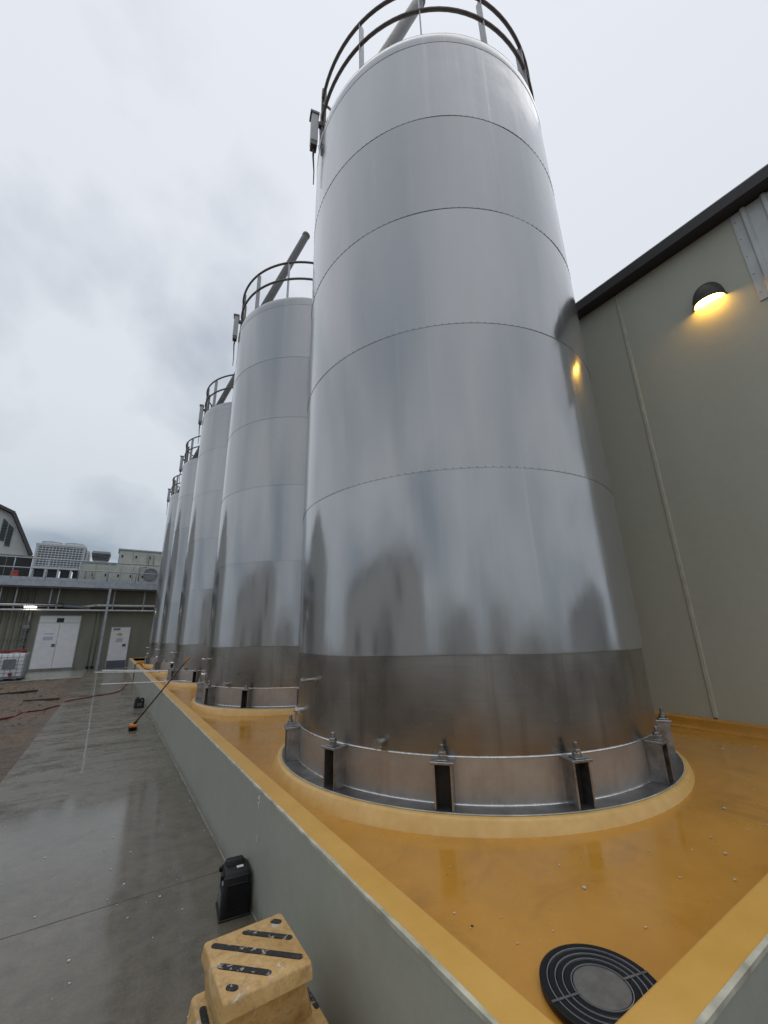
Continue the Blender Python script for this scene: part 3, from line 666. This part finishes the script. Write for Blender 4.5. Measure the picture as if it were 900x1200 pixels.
# ------------------------------------------------------------------ white tubes laid across the wall
def wtube(p0, p1, label, r=0.022):
    o = empty('white_tube', p0, label, 'tube', 'white tubes laid across the bund wall'); d = Vector(p1)-Vector(p0)
    m = MB(); m.tube([(0,0,0), tuple(d)], r, 12); t = m.build('barrel', MT['white_tube'], o, True, 40)
    for e_ in (0.0, 1.0):
        q = d*e_; u = d.normalized()*0.03*(1 if e_ == 0 else -1); m = MB(); m.tube([q, q+u], r*1.18, 12); m.build('end_cap', MT['galv'], o, True, 40)
wtube((-0.10,15.95,0.70), (1.75,14.55,0.66), 'longer white tube across the bund wall near the silo plinth', 0.018)
wtube((-0.27,14.95,0.72), (1.35,14.35,0.665), 'shorter white tube beside the longer one on the bund wall', 0.014)
wtube((-0.06,11.32,0.68), (1.62,10.85,0.666), 'thin white tube across the bund wall by the broom grip', 0.011)
# ------------------------------------------------------------------ red hose over the mud, path and wall
pts = [(-6.0,10.6,0.03),(-3.2,11.8,0.05),(-1.82,12.94,0.03),(-1.44,13.69,0.03),(-0.95,14.7,0.012),(-0.5,15.3,0.012),(-0.04,15.81,0.012),(0.25,16.05,0.012),(0.47,16.61,0.012),(0.60,17.6,0.012),(0.74,18.9,0.012),(0.925,19.3,0.03),(0.935,19.35,0.4),(0.95,19.36,0.665),(1.12,19.3,0.672),(1.22,19.1,0.53),(1.4,18.4,0.492),(1.35,17.4,0.492),(1.5,16.6,0.494)]
def spline(p, k=8):
    o = []; p = [Vector(q) for q in p]
    for i in range(len(p)-1):
        a = p[max(i-1,0)]; b = p[i]; c = p[i+1]; d = p[min(i+2,len(p)-1)]
        for t in range(k):
            t /= k; o.append(0.5*((2*b)+(c-a)*t+(2*a-5*b+4*c-d)*t*t+(3*b-a-3*c+d)*t**3))
    return o + [p[-1]]
sp_ = spline(pts); sp_ = [q + Vector((0.02*noise.noise(Vector((i*0.5,0,0))), 0.05*noise.noise(Vector((0,i*0.5,3))), 0)) for i, q in enumerate(sp_)]
for q in sp_:
    if q.x < -0.88: q.z = max(gz(q.x, q.y), -0.115) + 0.014
m = MB(); m.tube(sp_, 0.017, 7)
tag(m.build('hose', MT['redhose'], None, True), 'thin red hose trailing over the mud and path to the bund wall', 'hose')
# ------------------------------------------------------------------ timbers in the mud
def timber(p0, p1, w_, h_, label):
    p0 = Vector(p0); p1 = Vector(p1); d = p1-p0; ln = d.length; a = math.atan2(d.y, d.x)
    m = MB(); n = 6
    m.box(0, ln, -w_/2, w_/2, 0, h_, 0.008)
    m.v = [(x, y+0.01*noise.noise(Vector((x*3,y*9,1))), z+0.008*noise.noise(Vector((x*4,2,z*9)))) for x, y, z in m.v]
    o = m.build('timber', MT['timber']); o.location = (p0.x, p0.y, max(gz(p0.x,p0.y), gz(p1.x,p1.y), gz((p0.x+p1.x)/2,(p0.y+p1.y)/2)) - 0.012); o.rotation_euler = (0, 0, a)
    tag(o, label, 'timber', 'dark timbers lying in the mud')
timber((-2.75,18.5,0), (-1.85,18.85,0), 0.14, 0.06, 'dark wet timber in the mud on the side of the caged tote')
timber((-1.85,16.3,0), (-1.05,16.15,0), 0.17, 0.07, 'dark wet timber in the mud next to the red hose')
# stones and clods: uncountable
m = MB()
for i in range(900):
    x = random.uniform(-5.5,-0.93); y = random.uniform(5.5,23.5); r = random.choice((0.012,0.02,0.03,0.055))*random.uniform(0.6,1.3)*(1.4 if x < -1.5 else 0.8); z = gz(x,y); b = len(m.v)
    q = [(1,0,0),(-1,0,0),(0,1,0),(0,-1,0),(0,0,1),(0,0,-1)]
    m.v += [(x+r*a*random.uniform(.7,1.3), y+r*b_*random.uniform(.7,1.3), z+r*0.6*c*random.uniform(.6,1.2)) for a,b_,c in q]
    m.f += [tuple(b+k for k in t) for t in ((0,2,4),(2,1,4),(1,3,4),(3,0,4),(2,0,5),(1,2,5),(3,1,5),(0,3,5))]
tag(m.build('rubble', MT['mud']), 'small stones and clods scattered over the brown mud', 'rubble', kind='stuff')
def chips(n, fx_, fy_, z, r0, r1, name, label, ok=lambda x, y: True):
    m = MB(); c = 0
    while c < n:
        x = random.uniform(*fx_); y = fy_[0] + (fy_[1]-fy_[0])*random.random()**1.6
        if not ok(x, y): continue
        c += 1; r = random.uniform(r0, r1)*random.choice((0.5,0.7,1.0)); b = len(m.v); k = random.choice((4,5,6)); a0 = random.random()*6
        ring = [(x+r*random.uniform(.5,1.2)*math.cos(a0+6.283*i/k), y+r*random.uniform(.5,1.2)*math.sin(a0+6.283*i/k)) for i in range(k)]
        z_ = z if z is not None else fz(x)+0.004
        m.v += [(u_, v_, z_) for u_, v_ in ring] + [(u_, v_, z_+r*0.5) for u_, v_ in ring]
        m.f.append(tuple(range(b+k,b+2*k))); m.f += [(b+i, b+(i+1)%k, b+k+(i+1)%k, b+k+i) for i in range(k)]
    tag(m.build(name, MT['chip']), label, 'debris', kind='stuff')
chips(170, (-0.8,0.92), (2.2,16), 0.0005, 0.003, 0.010, 'path_debris', 'pale crumbs scattered on the wet concrete path')
ringok = lambda x, y: min(math.hypot(x-TC[0], y-TC[1]-i*SP) for i in range(5)) > 2.05 and not math.hypot(x-1.487,y-1.043) < 0.22
chips(150, (1.12,5.45), (0.87,12), None, 0.004, 0.013, 'floor_debris', 'pale crumbs scattered on the yellow floor', ringok)
MT['chip'] = simple('dark_grit', (0.05,0.035,0.02), 0.7)
chips(50, (1.12,5.45), (0.87,9), None, 0.002, 0.006, 'floor_grit', 'dark grit scattered on the yellow floor', ringok)
# sign plate on bund wall
sg = empty('wall_tag', (WX0, 3.0, 0.585), 'small white round tag with dark centre stuck on bund wall', 'tag')
m = MB(); m.lathe([(0,0),(0.022,0),(0.022,0.003),(0,0.003)], 20, closed=False); m.v = [(-0.001-z, x*0.8, y*1.2) for x, y, z in m.v]; m.build('disc', MT['label'], sg)
m = MB(); m.lathe([(0,0),(0.006,0),(0.006,0.005),(0,0.005)], 12, closed=False); m.v = [(-0.001-z, x, y) for x, y, z in m.v]; m.build('stud', MT['black'], sg)
m = MB(); m.box(-0.003,-0.001,-0.004,0.004,-0.05,-0.026); m.build('drip', MT['label'], sg)
m = MB(); m.box(-0.002,-0.0008,-0.006,0.002,-0.225,-0.19); m.build('paint_fleck', MT['label'], sg)
# ------------------------------------------------------------------ far building with doors
FB = 30.5
fb = empty('service_building', (-2.0, FB, 0), 'low olive grey service building with white doors across the end of the path', 'building')
def Q(mb, name, mat, parent=fb, **k):
    o = fb.location; mb.v = [(x-o[0], y-o[1], z) for x, y, z in mb.v]; return mb.build(name, mat, parent, **k)
m = MB(); m.box(-3.95, 7.0, FB, FB+0.2, 0, 5.0); m.box(-12, -3.95, FB+0.05, FB+0.2, 0, 5.0); Q(m, 'wall', MT['farwall'])
for k in range(26):
    x = -4.0-0.3*k; m = MB(); m.prism([(x,FB+0.05),(x-0.03,FB),(x-0.12,FB),(x-0.15,FB+0.05)], 'z', 0.0, 4.4); Q(m, 'rib', MT['ribbed'])
m = MB(); m.box(-12, 7, FB-0.02, FB+8, 5.0, 5.1); Q(m, 'roof', MT['rooflead'])
# shaded soffit and downstand under the deck
m = MB(); m.box(-12, 2.6, 29.4, FB, 4.50, 4.54); Q(m, 'soffit', MT['galvdark'])
for z in (1.72,): 
    m = MB(); m.box(-12,-3.97,FB-0.012,FB+0.0,z,z+0.03); Q(m, 'girt', MT['ribbed'])
# doors
dd = MB(); dd.box(-3.60,-1.62,FB-0.05,FB-0.001,0.012,3.04); df = Q(dd, 'door_frame', MT['frame'])
def leaf(x0,x1,z0,z1,name='door_leaf'): m = MB(); m.box(x0,x1,FB-0.085,FB-0.051,z0,z1,0.006); return Q(m, name, MT['door'])
l1 = leaf(-3.55,-2.605,0.15,2.60); l2 = leaf(-2.59,-1.67,0.15,2.60); l3 = leaf(-3.55,-1.67,2.62,2.99,'transom_panel')
m = MB(); m.box(-2.78,-2.45,FB-0.10,FB-0.086,2.64,2.88); gv = Q(m, 'vent_grille', MT['dark'], l3)
m = MB(); m.box(-2.80,-2.64,FB-0.10,FB-0.086,1.30,1.46); Q(m, 'lock_plate', MT['kick'], l1)
m = MB(); m.box(-3.22,-2.78,FB-0.0885,FB-0.086,1.98,2.04); m.box(-3.24,-2.80,FB-0.0885,FB-0.086,1.66,1.86); Q(m, 'notice', MT['paperpur'], l1)
m = MB(); m.box(-3.60,-1.62,FB-0.10,FB-0.05,0.013,0.145); Q(m, 'threshold', MT['apron'])
dd = MB(); dd.box(-0.09,0.96,FB-0.05,FB-0.001,0.0,2.36); Q(dd, 'door_frame', MT['frame'])
l4 = leaf(-0.05,0.92,0.02,2.32)
m = MB(); m.box(-0.045,0.915,FB-0.092,FB-0.0855,0.03,0.42); Q(m, 'kick_plate', MT['kick'], l4)
m = MB(); m.box(0.62,0.80,FB-0.10,FB-0.086,1.20,1.36); Q(m, 'lock_plate', MT['kick'], l4)
m = MB(); m.box(0.04,0.40,FB-0.13,FB-0.086,2.18,2.28,0.01); Q(m, 'door_closer', MT['plate'], l4)
m = MB(); m.prism([(0.28,1.86),(0.50,1.80),(0.58,1.94),(0.40,2.02),(0.24,1.94)], 'y', FB-0.089, FB-0.086); Q(m, 'notice', MT['paperyel'], l4)
m = MB(); m.box(0.26,0.60,FB-0.0885,FB-0.086,1.46,1.70); Q(m, 'notice', MT['paperpur'], l4)
# conduits and down pipe
for x in (-0.95,-0.72):
    m = MB(); m.tube([(x,FB-0.03,0.10),(x,FB-0.03,3.3)], 0.022, 8); c_ = Q(m, 'conduit', MT['ribbed'], smooth=True)
    m = MB(); m.box(x-0.07,x+0.07,FB-0.14,FB-0.002,0.02,0.16,0.02); Q(m, 'conduit_foot', MT['black'], c_)
m = MB(); m.tube([(-4.0,FB-0.16,3.35),(-4.0,FB-0.16,2.3)], 0.06, 10); dp = Q(m, 'down_pipe', MT['bar'], smooth=True)
m = MB()
for k in range(6): m.tube([(-4.05,FB-0.16,2.3-0.19*k),(-4.05,FB-0.16,2.17-0.19*k)], 0.10 if k % 2 == 0 else 0.06, 10)
m.box(-4.2,-3.9,FB-0.30,FB-0.05,2.28,2.5,0.02); Q(m, 'valve_stack', MT['galvdark'], dp)
# pipe rack below the deck
pk = empty('pipe_rack', (-2.0, FB-0.5, 3.4), 'pipes and cable tray hung under the walkway above the white doors', 'pipe rack')
def K(mb, name, mat, parent=pk, **k):
    o = pk.location; mb.v = [(x-o[0], y-o[1], z-o[2]) for x, y, z in mb.v]; return mb.build(name, mat, parent, **k)
m = MB(); m.tube([(-9,FB-0.55,3.31),(2.9,FB-0.55,3.31)], 0.05, 10); K(m, 'pipe', MT['white_tube'], smooth=True)
m = MB(); m.tube([(-1.0,FB-0.45,3.61),(2.6,FB-0.45,3.61)], 0.06, 10); m.tube([(-1.0,FB-0.45,3.61),(-1.5,FB-0.45,3.52),(-2.4,FB-0.45,3.52)], 0.06, 10); K(m, 'pipe', MT['white_tube'], smooth=True)
m = MB(); m.tube([(-7.5,FB-0.5,3.58),(-2.6,FB-0.5,3.58)], 0.10, 12); K(m, 'lagged_pipe', MT['stainless'], smooth=True)
m = MB(); m.box(-9,2.6,FB-0.42,FB-0.1,3.40,3.50); K(m, 'cable_tray', MT['dark'])
m = MB(); m.tube([(-2.55,FB-0.5,3.55),(-1.9,FB-0.5,3.50),(-1.3,FB-0.5,3.42)], 0.09, 12); K(m, 'lagged_pipe', MT['galvdark'], smooth=True)
for x in (-6.4,-5.4,-4.75,-3.25,-2.9,-0.2,1.4):
    m = MB(); m.box(x-0.03,x+0.03,FB-0.53,FB-0.47,3.36,4.505); K(m, 'hanger', MT['galv'])
fl = empty('strip_light', (-4.0, FB-0.72, 3.46), 'glowing strip light fixed under the pipe rack', 'light')
m = MB(); m.box(-0.30,0.30,-0.06,0.06,0.0,0.06); m.build('body', MT['white_tube'], fl); m = MB(); m.box(-0.26,0.26,-0.05,0.05,-0.05,-0.002); m.build('diffuser', MT['fluor'], fl)
# walkway deck and handrail
wk = empty('roof_walkway', (-2.0, 29.4, 4.55), 'grey steel roof walkway with two bar handrail above the white doors', 'walkway')
def Wk(mb, name, mat, parent=wk, **k):
    o = wk.location; mb.v = [(x-o[0], y-o[1], z-o[2]) for x, y, z in mb.v]; return mb.build(name, mat, parent, **k)
m = MB(); m.prism([(29.30,4.56),(29.42,4.56),(29.42,4.60),(29.34,4.60),(29.34,4.84),(29.42,4.84),(29.42,4.88),(29.30,4.88)], 'x', -12, 2.6); Wk(m, 'edge_beam', MT['galv'])
m = MB(); m.box(-12,2.6,29.30,32.5,4.885,4.925); Wk(m, 'deck', MT['galv'])
m = MB(); m.box(-12,2.6,29.5,29.6,4.56,4.70); m.box(-12,2.6,30.1,30.25,4.56,4.80); Wk(m, 'joist', MT['galvdark'])
for z in (6.10, 5.55):
    m = MB(); m.tube([(-12,29.4,z),(2.3,29.4,z)], 0.032, 8); Wk(m, 'handrail', MT['galv'], smooth=True)
m = MB(); m.box(-12,2.6,29.385,29.40,4.93,5.06); Wk(m, 'toe_board', MT['galv'])
for k in range(9):
    x = 2.2-1.45*k; m = MB(); m.tube([(x,29.4,4.93),(x,29.4,6.10)], 0.028, 8); Wk(m, 'baluster', MT['galv'], smooth=True)
m = MB(); m.box(-0.52,-0.40,29.32,29.44,0.013,4.555); pt = Wk(m, 'support_post', MT['galv'])
m = MB(); m.box(-0.62,-0.30,29.22,29.54,0.001,0.0125); Wk(m, 'post_foot', MT['galvdark'], pt)
# chiller
ch = empty('roof_chiller', (-3.4, 31.6, 4.93), 'pale rooftop chiller with gridded coil front and two fan cowls', 'chiller')
def U(mb, name, mat, parent, **k):
    o = parent if parent.parent is None else parent.parent
    o = o.location; mb.v = [(x-o[0], y-o[1], z-o[2]) for x, y, z in mb.v]; return mb.build(name, mat, parent, **k)
CX0, CX1, CY = -4.62, -2.16, 31.5
m = MB(); m.box(CX0+0.05,CX1-0.05,CY+0.06,CY+1.9,5.94,7.24); U(m, 'coil', MT['galvdark'], ch)
m = MB(); 
for x in (CX0,CX1-0.1): 
    for y in (CY,CY+1.85): m.box(x,x+0.1,y,y+0.1,4.93,7.30)
m.box(CX0-0.02,CX1+0.02,CY-0.02,CY+1.98,7.24,7.36); m.box(CX0+0.1,CX1-0.1,CY+0.003,CY+0.09,5.86,5.96); m.box(CX0+0.1,CX1-0.1,CY+0.003,CY+0.09,4.93,5.10)
m.box(CX0-0.02,CX0+0.12,CY+0.12,CY+1.8,4.93,7.2); m.box(CX1+0.005,CX1+0.22,CY+0.12,CY+1.8,5.9,7.15,0.05)
U(m, 'frame', MT['paleunit'], ch)
for k in range(14):
    m = MB(); x = CX0+0.14+k*(CX1-CX0-0.28)/13; m.box(x-0.022,x+0.022,CY+0.01,CY+0.03,5.965,7.235); U(m, 'grille_bar', MT['paleunit'], ch)
for k in range(9):
    m = MB(); z = 6.02+k*1.16/8; m.box(CX0+0.1,CX1-0.1,CY-0.012,CY+0.008,z-0.022,z+0.022); U(m, 'grille_bar', MT['paleunit'], ch)
for k in range(4):
    m = MB(); x = CX0+0.1+k*0.62; m.box(x+0.06,x+0.52,CY+0.15,CY+0.2,5.1,5.84); U(m, 'gap_shade_sheet', MT['dark'], ch)  # dark sheets painting the shade in the gaps between the frame legs
    m = MB(); m.box(x+0.535,x+0.625,CY+0.02,CY+0.10,5.1,5.858); U(m, 'mullion', MT['paleunit'], ch)
for x in (-4.0,-2.85):
    m = MB(); m.lathe([(0.56,7.362),(0.52,7.42),(0.50,7.56),(0.53,7.60),(0.48,7.60),(0.46,7.40)], 28, (x,CY+0.95), closed=False); fc = U(m, 'fan_cowl', MT['paleunit'], ch, smooth=True, auto=40)
    m = MB(); m.lathe([(0.0,7.565),(0.47,7.565)], 24, (x,CY+0.95), closed=False); 
    U(m, 'fan_guard', MT['galvdark'], fc)
# cowl vent
cv = empty('roof_cowl', (-1.3, 31.8, 4.93), 'grey stepped louvre cowl between the chiller and the cream air unit', 'vent')
m = MB()
for z0, z1, a, b in ((6.42,6.56,0.36,0.36),(6.57,6.66,0.46,0.40),(6.68,6.78,0.49,0.42),(6.80,6.92,0.50,0.44),(6.94,7.10,0.46,0.52)):
    n = len(m.v); m.v += [(-1.31-b,31.8-b,z0),(-1.31+b,31.8-b,z0),(-1.31+b,31.8+b,z0),(-1.31-b,31.8+b,z0),(-1.31-a,31.8-a,z1),(-1.31+a,31.8-a,z1),(-1.31+a,31.8+a,z1),(-1.31-a,31.8+a,z1)]
    m.f += [tuple(n+i for i in q) for q in ((3,2,1,0),(4,5,6,7),(0,1,5,4),(1,2,6,5),(2,3,7,6),(3,0,4,7))]
U(m, 'louvre_stack', MT['galvdark'], cv)
m = MB(); m.box(-1.6,-1.0,31.5,32.1,6.36,6.42); m.box(-1.55,-1.05,31.55,32.05,4.93,6.36); U(m, 'neck', MT['galvdark'], cv)
# cream air unit
au = empty('air_handling_unit', (0.0, 31.2, 4.93), 'cream rooftop air unit with handled panels and round fan guard', 'air unit')
m = MB(); m.box(-2.15,2.2,31.25,33.2,4.94,6.30); m.box(-0.35,2.2,31.6,33.2,6.30,7.34); U(m, 'casing', MT['cream'], au)
m = MB(); m.box(-0.42,2.25,31.52,33.25,7.34,7.42); m.box(-2.2,-0.36,31.18,33.2,6.30,6.36); U(m, 'cap', MT['galv'], au)
for x in (-2.1,-1.42,-0.74,-0.06,0.62):
    m = MB(); m.box(x,x+0.64,31.22,31.249,5.04,6.24,0.008); pn = U(m, 'panel', MT['cream'], au)
    m = MB(); m.box(x+0.50,x+0.58,31.19,31.219,5.5,5.66); U(m, 'handle', MT['dark'], pn)
for x in (-0.3,0.5,1.3):
    m = MB(); m.box(x,x+0.74,31.57,31.599,6.40,7.26,0.008); pn = U(m, 'panel', MT['cream'], au)
    m = MB(); m.box(x+0.10,x+0.20,31.54,31.569,6.85,7.0); U(m, 'handle', MT['dark'], pn)
m = MB(); m.lathe([(0.36,0.0),(0.42,0.0),(0.42,0.06),(0.36,0.06)], 28, closed=True); m.lathe([(0.0,0.005),(0.36,0.005)], 28, closed=False)
m.v = [(x+1.62, 31.22-z, y+5.75) for x, y, z in m.v]; U(m, 'fan_guard', MT['galvdark'], au)
m = MB(); m.tube([(0.95,31.1,5.0),(0.95,31.1,6.2),(1.35,31.1,6.2)], 0.03, 8); m.tube([(1.4,31.5,6.4),(1.4,31.5,7.1),(1.7,31.5,7.1),(1.7,31.5,6.4)], 0.025, 8); U(m, 'pipe_loop', MT['galvdark'], au, smooth=True)
m = MB(); m.tube([(-1.9,31.05,5.0),(-1.9,31.05,5.75),(-1.55,31.05,5.75),(-1.5,31.05,5.3),(-1.25,31.05,5.2)], 0.035, 8); U(m, 'pipe_loop', MT['galvdark'], au, smooth=True)
# dark plant screen left of the chiller and orange drum
ps = empty('plant_screen', (-7.5, 32.6, 4.93), 'dark plant screen behind the walkway handrail beside the chiller', 'screen')
for k in range(6):
    m = MB(); x = -12+1.2*k; m.box(x+0.01,x+1.19,32.6,32.66,4.93,6.62); U(m, 'board', MT['dark'], ps)
m = MB(); m.box(-12,-4.8,32.55,32.7,6.63,6.72); U(m, 'cap', MT['galvdark'], ps)
rd = empty('red_drum', (-5.15, 30.6, 4.93), 'small red drum standing on the roof walkway', 'drum')
m = MB(); m.lathe([(0,0),(0.19,0),(0.19,0.02),(0.18,0.03),(0.18,0.26),(0.192,0.28),(0.18,0.30),(0.18,0.52),(0.19,0.54),(0.17,0.56),(0,0.56)], 24, closed=False); m.build('body', simple('red_paint',(0.35,0.04,0.03),0.4), rd, True, 40)
m = MB(); m.lathe([(0,0.56),(0.03,0.56),(0.03,0.585),(0,0.585)], 12, (0.1,0), closed=False); m.build('bung', MT['galv'], rd)
# ------------------------------------------------------------------ gambrel building behind
gb = empty('gambrel_building', (-6.2, 40, 0), 'tall pale gambrel roofed building with dark green louvre behind the service building', 'building')
def GB(mb, name, mat, parent=gb, **k):
    o = gb.location; mb.v = [(x-o[0], y-o[1], z) for x, y, z in mb.v]; return mb.build(name, mat, parent, **k)
gb.rotation_euler.z = R_(13)
prof = [(-6.2,0),(-6.2,7.95),(-7.69,10.86),(-16,14.3),(-24.3,10.86),(-25.8,7.95),(-25.8,0)]
m = MB(); m.prism(prof, 'y', 40, 60); GB(m, 'wall', MT['gable'])
m = MB(); rp_ = prof[1:-1]
for (x0_,z0_),(x1_,z1_) in zip(rp_[:-1], rp_[1:]):
    d = Vector((x1_-x0_, z1_-z0_)).normalized(); nn = Vector((-d.y, d.x)); nn = nn if nn.y > 0 else -nn
    m.prism([(x0_+nn.x*0.02-d.x*0.02,z0_+nn.y*0.02-d.y*0.02),(x1_+nn.x*0.02,z1_+nn.y*0.02),(x1_+nn.x*0.22,z1_+nn.y*0.22),(x0_+nn.x*0.22-d.x*0.1,z0_+nn.y*0.22-d.y*0.1)], 'y', 39.6, 60.4)
GB(m, 'roof', MT['rooflead'])
for xa, xb in ((-8.05,-7.75),(-7.68,-7.38)):
    za = 10.47 - (xa+8.05)*0.97; zb_ = 10.47-(xb+8.05)*0.97
    m = MB(); m.prism([(xa,za-1.5),(xb,zb_-1.42),(xb,zb_),(xa,za)], 'y', 39.94, 39.99); lv = GB(m, 'louvre', MT['louvre'])
    for k in range(6):
        m = MB(); m.box(xa+0.02,xb-0.02,39.90,39.938,zb_-1.35+k*0.22,zb_-1.25+k*0.22); GB(m, 'slat', MT['louvre'], lv)
# ------------------------------------------------------------------ caged tote
tk = empty('caged_tote', (-3.54, 24.85, 0.012), 'white plastic tote in a wire cage on the apron edge by the doors', 'tote')
m = MB(); frust(m, (-0.47,0.47,-0.56,0.56), (-0.47,0.47,-0.56,0.56), 0.16, 1.10, 0.06); m.lathe([(0.0,1.14),(0.12,1.14),(0.12,1.09)], 20, closed=False); m.build('tank', MT['tote'], tk, True, 40)
for k in range(7):
    z = 0.18+k*0.157; m = MB(); q = [(-0.5,-0.6),(0.5,-0.6),(0.5,0.6),(-0.5,0.6)]; m.tube([(a_,b_,z) for a_, b_ in q], 0.012, 6, closed=True); m.build('cage_bar', MT['galv'], tk)
for k in range(6):
    for yy in (-0.612,0.612): m = MB(); x = -0.48+0.192*k; m.tube([(x,yy,0.14),(x,yy,1.13)], 0.011, 6); m.build('cage_bar', MT['galv'], tk)
for k in range(5):
    m = MB(); y = -0.48+0.24*k; m.tube([(0.512,y,0.14),(0.512,y,1.13)], 0.011, 6); m.build('cage_bar', MT['galv'], tk)
m = MB(); m.box(-0.20,0.22,-0.627,-0.622,0.50,0.88); m.build('name_plate', MT['galvdark'], tk)
m = MB()
for x in (-0.42,0,0.42): m.box(x-0.07,x+0.07,-0.6,0.6,0.0,0.10)
m.build('pallet_runner', MT['black'], tk)
m = MB(); m.box(-0.5,0.5,-0.6,0.6,0.10,0.135,0.005); m.build('pallet_deck', MT['galv'], tk)
m = MB(); m.tube([(0.12,-0.55,0.24),(0.12,-0.66,0.24)], 0.05, 12); tv = m.build('valve', MT['black'], tk, True)
m = MB(); m.lathe([(0,0),(0.07,0),(0.07,0.02),(0,0.02)], 16, closed=False); m.v = [(x+0.12, -0.661-z, y+0.27) for x, y, z in m.v]; m.build('valve_cap', MT['redhose'], tv)
hp = []
for i in range(150):
    a = i*0.32; r = 0.34+0.08*math.sin(i*0.7); hp.append((-3.54+r*math.cos(a)*1.05, 24.85+r*math.sin(a)*1.2, 1.172+0.03*math.sin(i*0.9)+0.0005*i))
m = MB(); m.tube(hp, 0.016, 6); tag(m.build('hose_coil', MT['redhose'], None, True), 'red hose loosely coiled on top of the caged tote', 'hose')
# ------------------------------------------------------------------ yard behind the camera (seen mirrored in the steel)
wb = empty('yard_building', (-14, 3, 0), 'grey sloping roofed yard building mirrored in the polished silo cladding', 'building')
def WB(mb, name, mat, parent=wb, **k):
    o = wb.location; mb.v = [(x-o[0], y-o[1], z) for x, y, z in mb.v]; return mb.build(name, mat, parent, **k)
pf = [(12.2,0),(12.2,3.9),(5.8,4.95),(-2.5,5.95),(-5.7,5.3),(-5.7,0)]
m = MB(); m.prism(pf, 'x', -26, -14); WB(m, 'wall', MT['yardwall'])
m = MB()
for (a,za),(b,zb_) in zip(pf[1:-2], pf[2:-1]): m.prism([(a+0.0,za+0.01),(b,zb_+0.01),(b,zb_+0.16),(a,za+0.16)], 'x', -26.2, -13.8)
WB(m, 'roof', MT['rooflead'])
for y, z0_, z1_ in ((-1.3,3.6,5.0),(3.5,1.0,2.4),(7.5,1.0,2.4)):
    m = MB(); m.box(-14.02,-13.96,y,y+1.3,z0_,z1_); wn = WB(m, 'window', MT['frame']); m = MB(); m.box(-13.958,-13.95,y+0.08,y+1.22,z0_+0.08,z1_-0.08); WB(m, 'pane', MT['dark'], wn)
m = MB(); m.box(-14.03,-13.96,0.6,3.0,0,3.2); WB(m, 'roller_door', MT['galvdark'])
def shedb(loc, sx, sy, h, label, mat, rise=0.9):
    s = empty('yard_shed', loc, label, 'shed')
    m = MB(); m.prism([(-sx/2,0),(sx/2,0),(sx/2,h),(0,h+rise),(-sx/2,h)], 'y', -sy/2, sy/2); m.build('wall', mat, s)
    m = MB(); m.prism([(-sx/2-0.2,h+0.01),(0,h+rise+0.05),(0,h+rise+0.2),(-sx/2-0.2,h+0.16)], 'y', -sy/2-0.2, sy/2+0.2); m.prism([(sx/2+0.2,h+0.01),(0,h+rise+0.05),(0,h+rise+0.2),(sx/2+0.2,h+0.16)], 'y', -sy/2-0.2, sy/2+0.2); m.build('roof', MT['rooflead'], s)
    m = MB(); m.box(-1.2,1.2,sy/2,sy/2+0.05,0,2.4); m.build('door', MT['galvdark'], s)
shedb((-7.5,-32,0), 7, 6, 4.5, 'pale shed across the yard mirrored low in the cladding', MT['yardwall'], 0.5)
shedb((14,-12,0), 6, 8, 2.8, 'dark shed off the corner of the long shed mirrored in the cladding', MT['gable'], 0.6)
shedb((-22,-22,0), 14, 6, 4.0, 'wide low shed beyond the yard building mirrored in the cladding', MT['gable'], 0.6)
shedb((4,-40,0), 14, 5, 2.6, 'low grey shed behind the hedge trees mirrored in the cladding', MT['gable'], 0.5)
tm = MB()
for i in range(1700):
    u_ = Vector((random.gauss(0,1),random.gauss(0,1),random.gauss(0,1))).normalized()*random.random()**0.4
    lob = 1+0.35*noise.noise(u_*2.2); c_ = Vector((u_.x*1.9*lob, u_.y*1.9*lob, 3.2+u_.z*1.7*lob)); a_ = Vector((random.gauss(0,1),random.gauss(0,1),random.gauss(0,1))).normalized(); b_ = a_.orthogonal().normalized(); s_ = random.uniform(.1,.22)
    tm.quad(tuple(c_-a_*s_),tuple(c_-b_*s_*.6),tuple(c_+a_*s_),tuple(c_+b_*s_*.6))
tree0 = empty('tree', (0,0,0), 'leafy tree in the hedge line across the yard', 'tree', 'trees across the yard')
tm.build('crown', MT['leaf'], tree0)
m = MB(); m.tube([(0,0,-0.1),(0.05,0,1.2),(0.0,0.1,2.6),(0.1,0.1,3.6)], [0.2,0.15,0.1,0.04], 8); m.tube([(0.02,0,1.6),(0.7,0.3,2.8)], [0.08,0.03], 6); m.tube([(0.02,0,1.8),(-0.6,-0.3,3.0)], [0.08,0.03], 6); m.build('trunk', MT['bark'], tree0, True)
spots = [(-14,-34,.95),(-1,-33,0.8),(1.5,-36,.7),(4,-34,.75),(7.5,-33,.7),(10,-35,.95),(11.5,-30,0.9)]
spots = [(x*1.2, y*1.2, s_*0.62) for x, y, s_ in spots]
for i, (x, y, s_) in enumerate(spots):
    t = tree0 if i == 0 else copy_tree(tree0); t.location = (x, y, -0.05); t.scale = (s_,)*3; t.rotation_euler.z = i*1.3; t['label'] = ['leafy tree beside the pale shed across the yard','leafy tree just east of the pale shed','leafy tree third along the far hedge line','leafy tree fourth along the far hedge line','leafy tree fifth along the far hedge line','leafy tree sixth along the far hedge line','leafy tree at the hedge end by the dark shed'][i]
